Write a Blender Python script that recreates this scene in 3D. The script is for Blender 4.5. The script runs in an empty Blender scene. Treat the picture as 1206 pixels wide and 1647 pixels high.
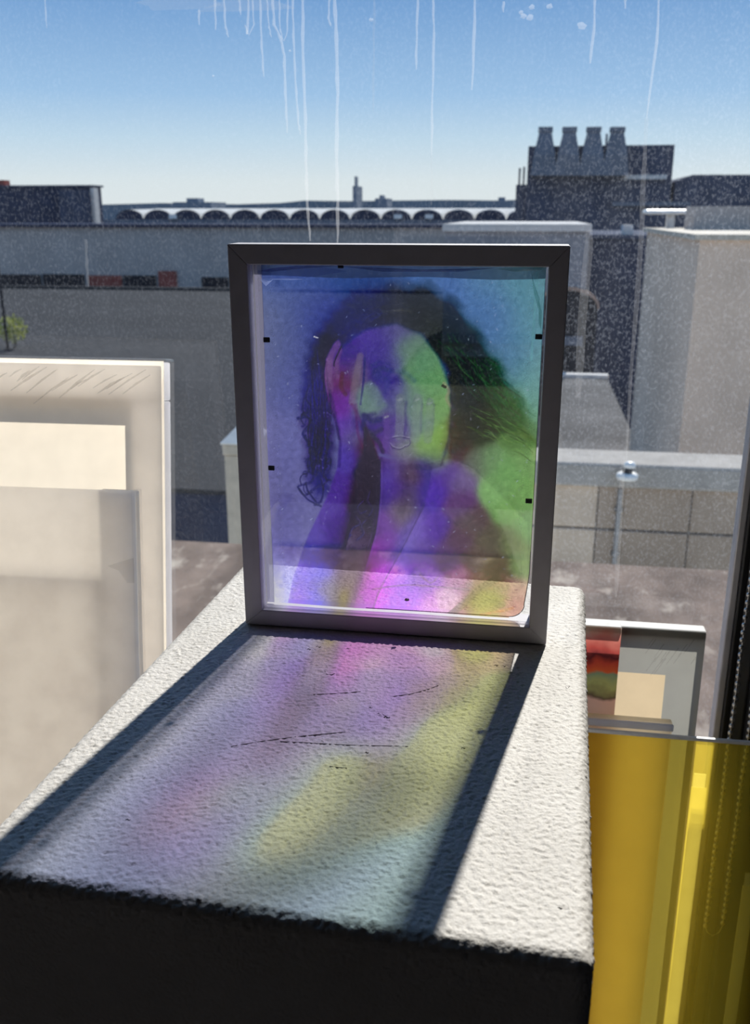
import bpy, bmesh, math, random
import numpy as np
from mathutils import Vector, Matrix

random.seed(7)
rng = np.random.default_rng(7)
S = bpy.context.scene
COL = S.collection
R = math.radians

# ------------------------------------------------------------------ camera
FPX, CX, CY = 1511.5, 603.0, 823.5
CAM = Vector((-0.0456, -0.3646, 1.3338))
YAW, PITCH = R(-9.07), R(17.63)
FW = Vector((math.sin(YAW) * math.cos(PITCH), math.cos(YAW) * math.cos(PITCH), -math.sin(PITCH)))
RT = Vector((math.cos(YAW), -math.sin(YAW), 0))
UP = RT.cross(FW)
cam_d = bpy.data.cameras.new('camera')
cam_d.sensor_fit = 'VERTICAL'
cam_d.sensor_height = 36.0
cam_d.sensor_width = 36.0 * 1206 / 1647
cam_d.lens = FPX / 1647 * 36.0
cam_d.clip_start, cam_d.clip_end = 0.02, 3000
cam_d.dof.use_dof = True
cam_d.dof.focus_distance = 0.74
cam_d.dof.aperture_fstop = 13
cam_o = bpy.data.objects.new('camera', cam_d)
COL.objects.link(cam_o)
cam_o.matrix_world = Matrix(((RT.x, UP.x, -FW.x, CAM.x), (RT.y, UP.y, -FW.y, CAM.y),
                             (RT.z, UP.z, -FW.z, CAM.z), (0, 0, 0, 1)))
S.camera = cam_o

# ------------------------------------------------------------------ sky
w = bpy.data.worlds.new('sky'); S.world = w; w.use_nodes = True
nt = w.node_tree; nt.nodes.clear()
tc = nt.nodes.new('ShaderNodeTexCoord'); sx = nt.nodes.new('ShaderNodeSeparateXYZ')
rp = nt.nodes.new('ShaderNodeValToRGB'); bg = nt.nodes.new('ShaderNodeBackground'); wo = nt.nodes.new('ShaderNodeOutputWorld')
nt.links.new(tc.outputs['Generated'], sx.inputs[0]); nt.links.new(sx.outputs['Z'], rp.inputs[0])
nt.links.new(rp.outputs[0], bg.inputs[0]); nt.links.new(bg.outputs[0], wo.inputs[0])
stops = [(0.0, (0.78, 0.83, 0.84)), (0.03, (0.74, 0.82, 0.85)), (0.07, (0.55, 0.72, 0.86)), (0.11, (0.36, 0.57, 0.83)),
         (0.20, (0.165, 0.35, 0.67)), (0.5, (0.17, 0.34, 0.62)), (1.0, (0.14, 0.28, 0.52))]
el = rp.color_ramp.elements
el[0].position, el[0].color = stops[0][0], (*stops[0][1], 1)
el[1].position, el[1].color = stops[-1][0], (*stops[-1][1], 1)
for p_, c_ in stops[1:-1]:
    e = el.new(p_); e.color = (*c_, 1)
bg.inputs[1].default_value = 1.0

# ------------------------------------------------------------------ sun
SUN_AZ, SUN_EL = R(9.6), R(37.5)
sd = Vector((math.sin(SUN_AZ) * math.cos(SUN_EL), math.cos(SUN_AZ) * math.cos(SUN_EL), math.sin(SUN_EL)))
sun = bpy.data.lights.new('sun', 'SUN'); sun.energy = 5.7; sun.color = (1.0, 0.95, 0.87); sun.angle = R(0.9)
sun_o = bpy.data.objects.new('sun', sun); COL.objects.link(sun_o)
sun_o.rotation_euler = sd.to_track_quat('Z', 'Y').to_euler(); sun_o.location = (2, 6, 6)

S.view_settings.view_transform = 'Standard'; S.view_settings.look = 'None'
S.view_settings.gamma = 1.0; S.view_settings.use_curve_mapping = False
S.view_settings.exposure = 0.0
S.cycles.max_bounces = 12; S.cycles.transparent_max_bounces = 24; S.cycles.transmission_bounces = 8
S.cycles.diffuse_bounces = 5; S.cycles.sample_clamp_indirect = 4.0

# ------------------------------------------------------------------ pixel helpers (a pixel gives a direction only)
def ray(x, y): return FW + RT * ((x - CX) / FPX) - UP * ((y - CY) / FPX)
def at(x, y, Y):
    d = ray(x, y); return CAM + d * ((Y - CAM.y) / d.y)
def atz(x, y, z):
    d = ray(x, y); return CAM + d * ((z - CAM.z) / d.z)
def proj_np(P):
    d = P - np.array(CAM)
    z = d @ np.array(FW)
    return CX + FPX * (d @ np.array(RT)) / z, CY - FPX * (d @ np.array(UP)) / z

# ------------------------------------------------------------------ materials
def new_mat(name):
    m = bpy.data.materials.new(name); m.use_nodes = True
    m.node_tree.nodes.clear()
    o = m.node_tree.nodes.new('ShaderNodeOutputMaterial')
    return m, m.node_tree, o
def N(nt, t, **kw):
    n = nt.nodes.new(t)
    for k, v in kw.items(): setattr(n, k, v)
    return n
def noise_col(nt, c1, c2, scale, detail=4, lo=0.35, hi=0.65, stretch=(1, 1, 1), rough=0.55):
    t = N(nt, 'ShaderNodeTexCoord'); mp = N(nt, 'ShaderNodeMapping'); mp.inputs['Scale'].default_value = stretch
    no = N(nt, 'ShaderNodeTexNoise'); no.inputs['Scale'].default_value = scale; no.inputs['Detail'].default_value = detail
    no.inputs['Roughness'].default_value = rough
    r = N(nt, 'ShaderNodeValToRGB')
    r.color_ramp.elements[0].position = lo; r.color_ramp.elements[1].position = hi
    r.color_ramp.elements[0].color = (*c1, 1); r.color_ramp.elements[1].color = (*c2, 1)
    nt.links.new(t.outputs['Object'], mp.inputs[0]); nt.links.new(mp.outputs[0], no.inputs['Vector'])
    nt.links.new(no.outputs['Fac'], r.inputs[0])
    return r.outputs[0], no.outputs['Fac']
def pm(name, c, rough=0.6, var=0.12, scale=8, metal=0.0, bump=0.0, bscale=60, spec=0.5, stretch=(1, 1, 1)):
    m, nt, o = new_mat(name)
    p = N(nt, 'ShaderNodeBsdfPrincipled'); nt.links.new(p.outputs[0], o.inputs[0])
    c1 = tuple(max(0, v * (1 - var)) for v in c); c2 = tuple(min(1, v * (1 + var)) for v in c)
    col, _ = noise_col(nt, c1, c2, scale, stretch=stretch)
    nt.links.new(col, p.inputs['Base Color'])
    p.inputs['Roughness'].default_value = rough; p.inputs['Metallic'].default_value = metal
    p.inputs['Specular IOR Level'].default_value = spec
    if bump:
        t = N(nt, 'ShaderNodeTexCoord'); no = N(nt, 'ShaderNodeTexNoise'); no.inputs['Scale'].default_value = bscale
        b = N(nt, 'ShaderNodeBump'); b.inputs['Strength'].default_value = bump; b.inputs['Distance'].default_value = 0.002
        nt.links.new(t.outputs['Object'], no.inputs['Vector']); nt.links.new(no.outputs['Fac'], b.inputs['Height'])
        nt.links.new(b.outputs[0], p.inputs['Normal'])
    return m
def schlick(nt, f0=0.04, k=0.96):
    lw = N(nt, 'ShaderNodeLayerWeight'); lw.inputs['Blend'].default_value = 0.5
    pw = N(nt, 'ShaderNodeMath', operation='POWER'); pw.inputs[1].default_value = 5
    ma = N(nt, 'ShaderNodeMath', operation='MULTIPLY_ADD'); ma.inputs[1].default_value = k; ma.inputs[2].default_value = f0
    nt.links.new(lw.outputs['Facing'], pw.inputs[0]); nt.links.new(pw.outputs[0], ma.inputs[0])
    return ma.outputs[0]
def clear_mat(name, tint=(0.985, 0.99, 0.99), f0=0.04, rough=0.02):
    m, nt, o = new_mat(name)
    tr = N(nt, 'ShaderNodeBsdfTransparent'); tr.inputs[0].default_value = (*tint, 1)
    gl = N(nt, 'ShaderNodeBsdfGlossy'); gl.inputs['Roughness'].default_value = rough
    mx = N(nt, 'ShaderNodeMixShader')
    nt.links.new(schlick(nt, f0), mx.inputs[0]); nt.links.new(tr.outputs[0], mx.inputs[1]); nt.links.new(gl.outputs[0], mx.inputs[2])
    nt.links.new(mx.outputs[0], o.inputs[0])
    return m
def trans_mat(name, c, t=0.6, var=0.03, scale=30, tc_=None, gloss=0.0):
    """cloth, paper or board that lets light through: diffuse front, translucent body"""
    m, nt, o = new_mat(name)
    df = N(nt, 'ShaderNodeBsdfDiffuse'); tl = N(nt, 'ShaderNodeBsdfTranslucent')
    mx = N(nt, 'ShaderNodeMixShader'); mx.inputs[0].default_value = t
    col, _ = noise_col(nt, tuple(v * (1 - var) for v in c), tuple(min(1, v * (1 + var)) for v in c), scale)
    nt.links.new(col, df.inputs[0])
    if tc_ is None: nt.links.new(col, tl.inputs[0])
    else:
        c2, _ = noise_col(nt, tuple(v * (1 - var) for v in tc_), tuple(min(1, v * (1 + var)) for v in tc_), scale)
        nt.links.new(c2, tl.inputs[0])
    nt.links.new(df.outputs[0], mx.inputs[1]); nt.links.new(tl.outputs[0], mx.inputs[2])
    out = mx.outputs[0]
    if gloss:
        gl = N(nt, 'ShaderNodeBsdfGlossy'); gl.inputs['Roughness'].default_value = 0.15
        m2 = N(nt, 'ShaderNodeMixShader'); nt.links.new(schlick(nt, gloss, 0.6), m2.inputs[0])
        nt.links.new(out, m2.inputs[1]); nt.links.new(gl.outputs[0], m2.inputs[2]); out = m2.outputs[0]
    nt.links.new(out, o.inputs[0])
    return m
def film_mat(name, cov, c=(0.95, 0.95, 0.95), f0=0.05, rough=0.15, tint=(1, 1, 1)):
    """thin plastic or dried residue: mostly clear, a share cov scatters"""
    m, nt, o = new_mat(name)
    tr = N(nt, 'ShaderNodeBsdfTransparent'); tr.inputs[0].default_value = (*tint, 1); tl = N(nt, 'ShaderNodeBsdfTranslucent'); tl.inputs[0].default_value = (*c, 1)
    mx = N(nt, 'ShaderNodeMixShader'); mx.inputs[0].default_value = cov
    nt.links.new(tr.outputs[0], mx.inputs[1]); nt.links.new(tl.outputs[0], mx.inputs[2])
    gl = N(nt, 'ShaderNodeBsdfGlossy'); gl.inputs['Roughness'].default_value = rough
    m2 = N(nt, 'ShaderNodeMixShader'); nt.links.new(schlick(nt, f0, 0.5), m2.inputs[0])
    nt.links.new(mx.outputs[0], m2.inputs[1]); nt.links.new(gl.outputs[0], m2.inputs[2])
    nt.links.new(m2.outputs[0], o.inputs[0])
    return m

# ------------------------------------------------------------------ mesh helpers
def mesh_obj(name, verts, faces, mat, parent=None, smooth=False):
    me = bpy.data.meshes.new(name); me.from_pydata([tuple(v) for v in verts], [], faces); me.update()
    if mat: me.materials.append(mat)
    if smooth:
        for p in me.polygons: p.use_smooth = True
    o = bpy.data.objects.new(name, me); COL.objects.link(o)
    if parent: o.parent = parent
    return o
def bm_obj(name, bm, mat, parent=None, smooth=False):
    me = bpy.data.meshes.new(name); bmesh.ops.recalc_face_normals(bm, faces=bm.faces); bm.to_mesh(me); bm.free()
    if mat: me.materials.append(mat)
    if smooth:
        for p in me.polygons: p.use_smooth = True
    o = bpy.data.objects.new(name, me); COL.objects.link(o)
    if parent: o.parent = parent
    return o
def bm_box(bm, lo, hi, bev=0.0, seg=2):
    r = bmesh.ops.create_cube(bm, size=1)
    vs = r['verts']
    for v in vs:
        v.co = Vector(((lo[i] + hi[i]) / 2 + v.co[i] * (hi[i] - lo[i]) for i in range(3)))
    if bev:
        es = list({e for v in vs for e in v.link_edges})
        bmesh.ops.bevel(bm, geom=es, offset=bev, segments=seg, profile=0.5, affect='EDGES')
def box(name, lo, hi, mat, parent=None, bev=0.0, seg=2):
    bm = bmesh.new(); bm_box(bm, lo, hi, bev, seg)
    return bm_obj(name, bm, mat, parent)
def empty(name, loc=(0, 0, 0), rz=0.0, rx=0.0):
    o = bpy.data.objects.new(name, None); COL.objects.link(o)
    o.location = loc; o.rotation_euler = (rx, 0, rz); o.empty_display_size = 0.05
    return o
def tag(o, label=None, cat=None, group=None, kind=None):
    if label: o['label'] = label
    if cat: o['category'] = cat
    if group: o['group'] = group
    if kind: o['kind'] = kind
    return o
def tube(name, pts, r, mat, parent=None, n=6):
    bm = bmesh.new(); prev = None
    P = [Vector(p) for p in pts]
    for i, p in enumerate(P):
        t = (P[min(i + 1, len(P) - 1)] - P[max(i - 1, 0)]).normalized()
        a = t.orthogonal().normalized(); b = t.cross(a)
        rr = r[i] if hasattr(r, '__len__') else r
        ring = [bm.verts.new(p + a * rr * math.cos(k * 2 * math.pi / n) + b * rr * math.sin(k * 2 * math.pi / n)) for k in range(n)]
        if prev:
            for k in range(n): bm.faces.new((prev[k], prev[(k + 1) % n], ring[(k + 1) % n], ring[k]))
        else: bm.faces.new(ring[::-1])
        prev = ring
    bm.faces.new(prev)
    return bm_obj(name, bm, mat, parent, smooth=True)
def lathe(name, prof, c, mat, parent=None, n=20):
    bm = bmesh.new(); prev = None
    for (r, z) in prof:
        ring = [bm.verts.new((c[0] + r * math.cos(k * 2 * math.pi / n), c[1] + r * math.sin(k * 2 * math.pi / n), c[2] + z)) for k in range(n)]
        if prev:
            for k in range(n): bm.faces.new((prev[k], prev[(k + 1) % n], ring[(k + 1) % n], ring[k]))
        else: bm.faces.new(ring[::-1])
        prev = ring
    bm.faces.new(prev)
    return bm_obj(name, bm, mat, parent, smooth=True)
def prism(name, poly_xz, y0, y1, mat, parent=None):
    """outline in X,Z pushed from y0 to y1"""
    n = len(poly_xz)
    v = [(x, y0, z) for x, z in poly_xz] + [(x, y1, z) for x, z in poly_xz]
    f = [tuple(range(n)), tuple(range(2 * n - 1, n - 1, -1))] + [(i, (i + 1) % n + 0, (i + 1) % n + n, i + n) for i in range(n)]
    bm = bmesh.new(); bv = [bm.verts.new(p) for p in v]
    for q in f: bm.faces.new([bv[i] for i in q])
    return bm_obj(name, bm, mat, parent)

# ================================================================== ROOM
G = 0.80                      # inner face of the window glass
JX = 0.2245                   # where glass meets the right jamb
XL, XR, YB, ZC = -4.2, 1.6, -4.2, 3.0
m_floor = pm('studio_floor_paint', (0.055, 0.05, 0.052), 0.5, 0.15, 3)
m_wall = pm('studio_wall_paint', (0.10, 0.095, 0.10), 0.85, 0.05, 2)
m_ceil = pm('studio_ceiling_paint', (0.10, 0.10, 0.10), 0.9, 0.04, 2)
m_black = pm('black_gasket', (0.012, 0.012, 0.014), 0.45, 0.1, 20)
m_dgrey = pm('dark_grey_aluminium', (0.10, 0.10, 0.105), 0.4, 0.06, 30, metal=0.3)
m_silver = pm('pale_aluminium', (0.62, 0.60, 0.62), 0.35, 0.05, 40, metal=0.2)
def struct(o): o['kind'] = 'structure'; return o
struct(box('floor', (XL - 0.1, YB - 0.1, -0.12), (XR + 0.1, G + 0.12, 0.0), m_floor))
struct(box('ceiling', (XL - 0.1, YB - 0.1, ZC), (XR + 0.1, G + 0.12, ZC + 0.15), m_ceil))
struct(box('wall_back', (XL - 0.1, YB - 0.1, 0), (XR + 0.1, YB, ZC), m_wall))
struct(box('wall_left', (XL - 0.1, YB, 0), (XL, G + 0.12, ZC), m_wall))
struct(box('wall_right', (XR, YB, 0), (XR + 0.1, G + 0.12, ZC), m_wall))
struct(box('wall_front', (JX + 0.16, G - 0.04, 0), (XR, G + 0.12, ZC), m_wall))

# window: pane, jamb members, head and sill as parts
win = empty('window_1', (JX, G, 0)); struct(win)
def wpart(name, lo, hi, mat, bev=0.0, par=None):
    o = box(name, lo, hi, mat, par, bev); o.parent = win; o.matrix_parent_inverse = Matrix.Translation((-JX, -G, 0)); return o
WL, WB, WT = -3.9, 0.05, 2.75
wpart('sill', (XL, G - 0.05, 0.0), (JX + 0.16, G + 0.08, WB), m_dgrey, 0.004)
wpart('head', (XL, G - 0.05, WT), (JX + 0.16, G + 0.08, ZC), m_dgrey, 0.004)
wpart('glazing_bead', (JX, G - 0.006, WB), (JX + 0.0085, G + 0.02, WT), m_silver, 0.0015)
wpart('gasket', (JX + 0.0085, G - 0.013, WB), (JX + 0.017, G + 0.02, WT), m_black, 0.002)
wpart('jamb', (JX + 0.017, G - 0.018, WB), (JX + 0.034, G + 0.05, WT), m_dgrey, 0.003)
wpart('jamb_return', (JX + 0.034, G - 0.035, WB), (JX + 0.16, G + 0.05, WT), m_black, 0.003)
wpart('jamb', (XL, G - 0.03, WB), (WL, G + 0.05, WT), m_dgrey, 0.004)

m_pane_in = clear_mat('window_glass_inner_face', f0=0.035)
# dusty outer face of the glass
m_dust, nt, o = new_mat('window_glass_dusty_face')
t = N(nt, 'ShaderNodeTexCoord')
def dust_noise(scale, stretch, detail, lo, hi, rough=0.6):
    mp = N(nt, 'ShaderNodeMapping'); mp.inputs['Scale'].default_value = stretch
    no = N(nt, 'ShaderNodeTexNoise'); no.inputs['Scale'].default_value = scale; no.inputs['Detail'].default_value = detail
    no.inputs['Roughness'].default_value = rough
    mr = N(nt, 'ShaderNodeMapRange'); mr.inputs[1].default_value = lo; mr.inputs[2].default_value = hi
    nt.links.new(t.outputs['Object'], mp.inputs[0]); nt.links.new(mp.outputs[0], no.inputs['Vector']); nt.links.new(no.outputs['Fac'], mr.inputs[0])
    return mr.outputs[0]
def mth(op, a, b=None, c=None):
    n = N(nt, 'ShaderNodeMath', operation=op)
    for i, v in enumerate((a, b, c)):
        if v is None: continue
        if isinstance(v, (int, float)): n.inputs[i].default_value = v
        else: nt.links.new(v, n.inputs[i])
    return n.outputs[0]
speck = dust_noise(300, (1, 1, 0.75), 2, 0.47, 0.76)
cloud = dust_noise(3.5, (1, 1, 0.5), 3, 0.30, 0.72)
streak = dust_noise(30, (1, 1, 0.06), 3, 0.45, 0.75)
sxyz = N(nt, 'ShaderNodeSeparateXYZ'); nt.links.new(t.outputs['Object'], sxyz.inputs[0])
rgt = N(nt, 'ShaderNodeMapRange'); nt.links.new(sxyz.outputs['X'], rgt.inputs[0])   # dustier towards the jamb, where rain runs off the wall
rgt.inputs[1].default_value = -0.55; rgt.inputs[2].default_value = 0.15
amount = mth('MULTIPLY_ADD', rgt.outputs[0], 0.62, 0.38)
d = mth('MULTIPLY', mth('MULTIPLY_ADD', speck, 0.105, 0.016), mth('MULTIPLY_ADD', cloud, 0.9, 0.45))
d = mth('MULTIPLY', d, amount)
d = mth('ADD', d, mth('MULTIPLY', mth('MULTIPLY', streak, 0.016), amount))
tr = N(nt, 'ShaderNodeBsdfTransparent'); tr.inputs[0].default_value = (0.97, 0.98, 0.98, 1)
tl = N(nt, 'ShaderNodeBsdfTranslucent'); tl.inputs[0].default_value = (0.80, 0.86, 0.98, 1)
mx = N(nt, 'ShaderNodeMixShader'); nt.links.new(d, mx.inputs[0]); nt.links.new(tr.outputs[0], mx.inputs[1]); nt.links.new(tl.outputs[0], mx.inputs[2])
nt.links.new(mx.outputs[0], o.inputs[0])
bm = bmesh.new(); bm_box(bm, (WL - JX, 0.0, WB), (0.004, 0.006, WT))
pane = bm_obj('pane', bm, m_pane_in, win)
pane.data.materials.append(m_dust)
for p in pane.data.polygons:
    if p.normal.y > 0.9: p.material_index = 1

# dried drips on the glass
m_drip = film_mat('dried_water_streak', 0.17, (0.95, 0.95, 0.97))
m_drip2 = film_mat('faint_water_streak', 0.05, (0.95, 0.95, 0.97))
def drip(pts, wpx, mat=m_drip):
    """polyline in photo pixels taken to the glass plane, with a real thickness of dried lime"""
    YG = G + 0.0062
    n0 = len(pts)
    pp = []
    for i in range(n0 - 1):
        for k in range(4):
            a = k / 4; pp.append((pts[i][0] * (1 - a) + pts[i + 1][0] * a, pts[i][1] * (1 - a) + pts[i + 1][1] * a))
    pp.append(pts[-1])
    v, f = [], []
    for i, (x, y) in enumerate(pp):
        u = i / (len(pp) - 1)
        ww = wpx * (0.75 + 0.35 * math.sin(i * 1.7 + x) * 0.5) * (1 if u < 0.85 else 1 - (u - 0.85) * 3)
        jx = math.sin(i * 2.3 + x) * 0.5
        c = at(x + jx, y, YG); hw = ww / 2 * 0.00083
        v += [(c.x - hw, YG, c.z), (c.x, YG + 0.0006, c.z), (c.x + hw, YG, c.z)]
        if i:
            b = 3 * i
            f += [(b - 3, b - 2, b + 1, b), (b - 2, b - 1, b + 2, b + 1)]
    o = mesh_obj('drip_streak', [(a - JX, b - G, c) for a, b, c in v], f, mat, pane)
    return o
for pts, wd in [
    ([(418, -20), (420, 60), (424, 124)], 4), ([(428, -20), (432, 40), (436, 60)], 3),
    ([(437, -20), (441, 40), (452, 64), (457, 90), (459, 150), (462, 214)], 5),
    ([(449, -20), (450, 45), (455, 66)], 3), ([(463, -20), (462, 50), (457, 66)], 3),
    ([(470, -20), (472, 60), (475, 130), (480, 200), (483, 216)], 4),
    ([(487, -20), (487, 80), (491, 190), (492, 260), (494, 330), (499, 388)], 5.5),
    ([(537, -20), (541, 60), (543, 150), (541, 240), (543, 320), (543, 392)], 6.5),
    ([(400, -20), (398, 55), (394, 40)], 4), ([(405, -20), (408, 40), (400, 58)], 3),
    ([(360, -10), (362, 40), (367, 60)], 4), ([(345, -10), (347, 48)], 4), ([(320, 15), (320, 40)], 4),
    ([(384, -10), (387, 24)], 4), ([(530, -5), (528, 30), (532, 42)], 4),
    ([(696, -10), (698, 60), (695, 160), (694, 250)], 4), ([(672, -10), (670, 60), (669, 112)], 4),
    ([(764, -10), (762, 70), (759, 145)], 5), ([(957, -10), (955, 50), (949, 102)], 4.5),
    ([(1060, -10), (1056, 70), (1048, 130), (1040, 190)], 4.5), ([(1006, -5), (1005, 14)], 4),
    ([(72, -5), (75, 45)], 3), ([(810, 2), (809, 20)], 4)]:
    drip(pts, wd)
for pts, wd in [
    ([(1040, 190), (1036, 260), (1032, 360), (1024, 480), (1014, 600), (1006, 740)], 8),
    ([(948, 370), (944, 430), (936, 520), (929, 640)], 14), ([(602, -10), (601, 80), (600, 180)], 4),
    ([(694, 250), (694, 330)], 4), ([(1002, 740), (994, 880), (990, 960)], 9), ([(138, 385), (140, 430), (142, 462)], 6)]:
    drip(pts, wd, m_drip2)
# a hardened splash along the top of the streaks
def splat(cx, cy, rx, ry, mat, n=14, jag=0.25):
    YG = G + 0.0064; c = at(cx, cy, YG); v = [(c.x - JX, YG + 0.0007 - G, c.z)]; f = []
    for k in range(n):
        a = k * 2 * math.pi / n; j = 1 + random.uniform(-jag, jag)
        v.append((c.x + rx * j * math.cos(a) * 0.00083 - JX, YG - G, c.z + ry * j * math.sin(a) * 0.00083))
    for k in range(n): f.append((0, 1 + k, 1 + (k + 1) % n))
    return mesh_obj('dried_splash', v, f, mat, pane)
splat(285, 2, 62, 14, m_drip2); splat(395, 0, 60, 22, m_drip2, jag=0.5)
for cx, cy, rr in [(852, 28, 5), (842, 26, 4), (838, 20, 3), (855, 12, 4), (884, 10, 4), (935, 41, 6), (597, 32, 3), (343, 122, 2), (466, 82, 2)]:
    splat(cx, cy, rr, rr * 0.8, m_drip)

# ================================================================== PLINTH
PR = -R(2.4)
PW, PD, PH = 0.3362, 0.4793, 1.0
m_pl, nt, o = new_mat('rough_white_roller_paint')
p = N(nt, 'ShaderNodeBsdfPrincipled'); nt.links.new(p.outputs[0], o.inputs[0])
col, _ = noise_col(nt, (0.62, 0.595, 0.56), (0.73, 0.705, 0.67), 14, 5, 0.25, 0.6)
nt.links.new(col, p.inputs['Base Color']); p.inputs['Roughness'].default_value = 0.62; p.inputs['Specular IOR Level'].default_value = 0.35
t = N(nt, 'ShaderNodeTexCoord'); no = N(nt, 'ShaderNodeTexNoise'); no.inputs['Scale'].default_value = 420; no.inputs['Detail'].default_value = 3
b = N(nt, 'ShaderNodeBump'); b.inputs['Strength'].default_value = 0.7; b.inputs['Distance'].default_value = 0.0009
nt.links.new(t.outputs['Object'], no.inputs['Vector']); nt.links.new(no.outputs['Fac'], b.inputs['Height']); nt.links.new(b.outputs[0], p.inputs['Normal'])
plinth = empty('plinth', (0, 0, 0), PR)
tag(plinth, 'tall white rough-painted plinth carrying the framed film, front face in deep shade', 'plinth')
def smooth_noise(shape, cells, seed):
    """band-limited random field by FFT, unit variance"""
    g = np.random.default_rng(seed).standard_normal(shape)
    ky = np.fft.fftfreq(shape[0])[:, None]; kx = np.fft.fftfreq(shape[1])[None, :]
    k = np.sqrt(kx * kx + ky * ky); f0 = 1.0 / cells
    H = np.exp(-((k - f0) / (0.55 * f0)) ** 2)
    n = np.fft.ifft2(np.fft.fft2(g) * H).real
    return n / n.std()
r_e = 0.009; drop = 0.035; st = 0.00125
us = np.arange(-r_e * (math.pi / 2 - 1) - drop, PW + r_e * (math.pi / 2 - 1) + drop, st)
vs_ = np.arange(-r_e * (math.pi / 2 - 1) - drop, PD + r_e * (math.pi / 2 - 1) + drop, st)
U, V = np.meshgrid(us, vs_)
cu = np.clip(U, r_e, PW - r_e); cv = np.clip(V, r_e, PD - r_e)
du, dv = U - cu, V - cv; h = np.hypot(du, dv) + 1e-12
th = np.minimum(h / r_e, math.pi / 2); down = np.maximum(h - r_e * math.pi / 2, 0)
nx, ny = du / h * np.sin(th), dv / h * np.sin(th); nz = np.cos(th)
disp = (smooth_noise(U.shape, 3.0, 1) * 0.9 + smooth_noise(U.shape, 6.0, 2) * 0.45) * 0.00026
disp = disp * np.clip(1 - down / drop, 0, 1) * (1 + 0.1 * np.clip(1 - np.abs(th - 0.8) / 0.8, 0, 1) * (dv < 0))
X = cu + nx * (r_e + disp); Yy = cv + ny * (r_e + disp); Z = PH - r_e + nz * (r_e + disp) - down
ny_, nx_ = U.shape
verts = np.stack([X - PW, Yy, Z], -1).reshape(-1, 3)
ii = np.arange(ny_ * nx_).reshape(ny_, nx_)
quads = np.stack([ii[:-1, :-1], ii[:-1, 1:], ii[1:, 1:], ii[1:, :-1]], -1).reshape(-1, 4)
keep = (down.reshape(-1)[quads].max(1) < drop)
quads = quads[keep]
def np_mesh(name, verts, quads, mat, parent, smooth=True):
    me = bpy.data.meshes.new(name)
    me.vertices.add(len(verts)); me.vertices.foreach_set('co', verts.astype(np.float32).ravel())
    me.loops.add(quads.size); me.loops.foreach_set('vertex_index', quads.astype(np.int32).ravel())
    me.polygons.add(len(quads)); me.polygons.foreach_set('loop_start', np.arange(0, quads.size, 4, dtype=np.int32))
    me.polygons.foreach_set('use_smooth', np.full(len(quads), smooth))
    me.update(calc_edges=True); me.validate()
    me.materials.append(mat)
    o = bpy.data.objects.new(name, me); COL.objects.link(o)
    if parent: o.parent = parent
    return o
used = np.unique(quads); remap = np.zeros(len(verts), int); remap[used] = np.arange(len(used))
np_mesh('top_slab', verts[used], remap[quads], m_pl, plinth)
# body: rounded-plan column just inside the slab skirt
bm = bmesh.new(); ring = []
ins = 0.0008
for cx_, cy_, a0 in ((-r_e, r_e, -90), (-r_e, PD - r_e, 0), (-PW + r_e, PD - r_e, 90), (-PW + r_e, r_e, 180)):
    for k in range(6):
        a = R(a0 + k * 18); ring.append((cx_ + (r_e - ins) * math.cos(a), cy_ + (r_e - ins) * math.sin(a)))
zb = [0.0, PH - 0.02]
bv = [[bm.verts.new((x, y, z)) for x, y in ring] for z in zb]
for k in range(len(ring)):
    bm.faces.new((bv[0][k], bv[0][(k + 1) % len(ring)], bv[1][(k + 1) % len(ring)], bv[1][k]))
bm.faces.new(bv[0][::-1]); bm.faces.new(bv[1])
bm_obj('body', bm, m_pl, plinth)
# scuffs and scratches on the top
m_mark = pm('grey_scuff', (0.40, 0.38, 0.39), 0.8, 0.2, 200)
Minv = Matrix.Rotation(-PR, 4, 'Z')
def scuff(pts, wpx, name='scratch'):
    P = [Minv @ atz(x, y, PH + 0.0003) for x, y in pts]
    v, f = [], []
    for i, c in enumerate(P):
        tdir = (P[min(i + 1, len(P) - 1)] - P[max(i - 1, 0)]).normalized(); s_ = tdir.cross(Vector((0, 0, 1)))
        hw = wpx * 0.00009 * (0.35 if i in (0, len(P) - 1) else 1)
        v += [c - s_ * hw - Vector((0, 0, 0.0008)), c, c + s_ * hw - Vector((0, 0, 0.0008))]
        v[-2] = c + Vector((0, 0, 0.0001))
        if i: b_ = 3 * i; f += [(b_ - 3, b_ - 2, b_ + 1, b_), (b_ - 2, b_ - 1, b_ + 2, b_ + 1)]
    mesh_obj(name, v, f, m_mark, plinth)
scuff([(522, 1078), (525, 1084), (533, 1085), (538, 1083)], 3)
scuff([(500, 1117), (540, 1115), (580, 1112)], 2.5); scuff([(630, 1120), (660, 1116), (690, 1108), (705, 1102)], 2.5)
scuff([(372, 1200), (420, 1192), (480, 1184), (556, 1177)], 1.2); scuff([(450, 1192), (560, 1198), (656, 1200)], 1.0)
scuff([(530, 1232), (545, 1234), (558, 1235)], 3)
scuff([(909, 1104), (912, 1108), (916, 1103)], 3)
for x, y, a in [(617, 1150, 7), (622, 1153, 5), (610, 1148, 4), (596, 1138, 3), (512, 1040, 4), (497, 1044, 3), (560, 1043, 3), (206, 1318, 4), (798, 1070, 3), (810, 1071, 3), (320, 1446, 4), (745, 1203, 3), (590, 1210, 3), (900, 1460, 4)]:
    scuff([(x - a, y), (x - a * 0.3, y - a * 0.3), (x + a * 0.4, y + a * 0.2), (x + a, y)], a * 1.3, 'speck')

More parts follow.
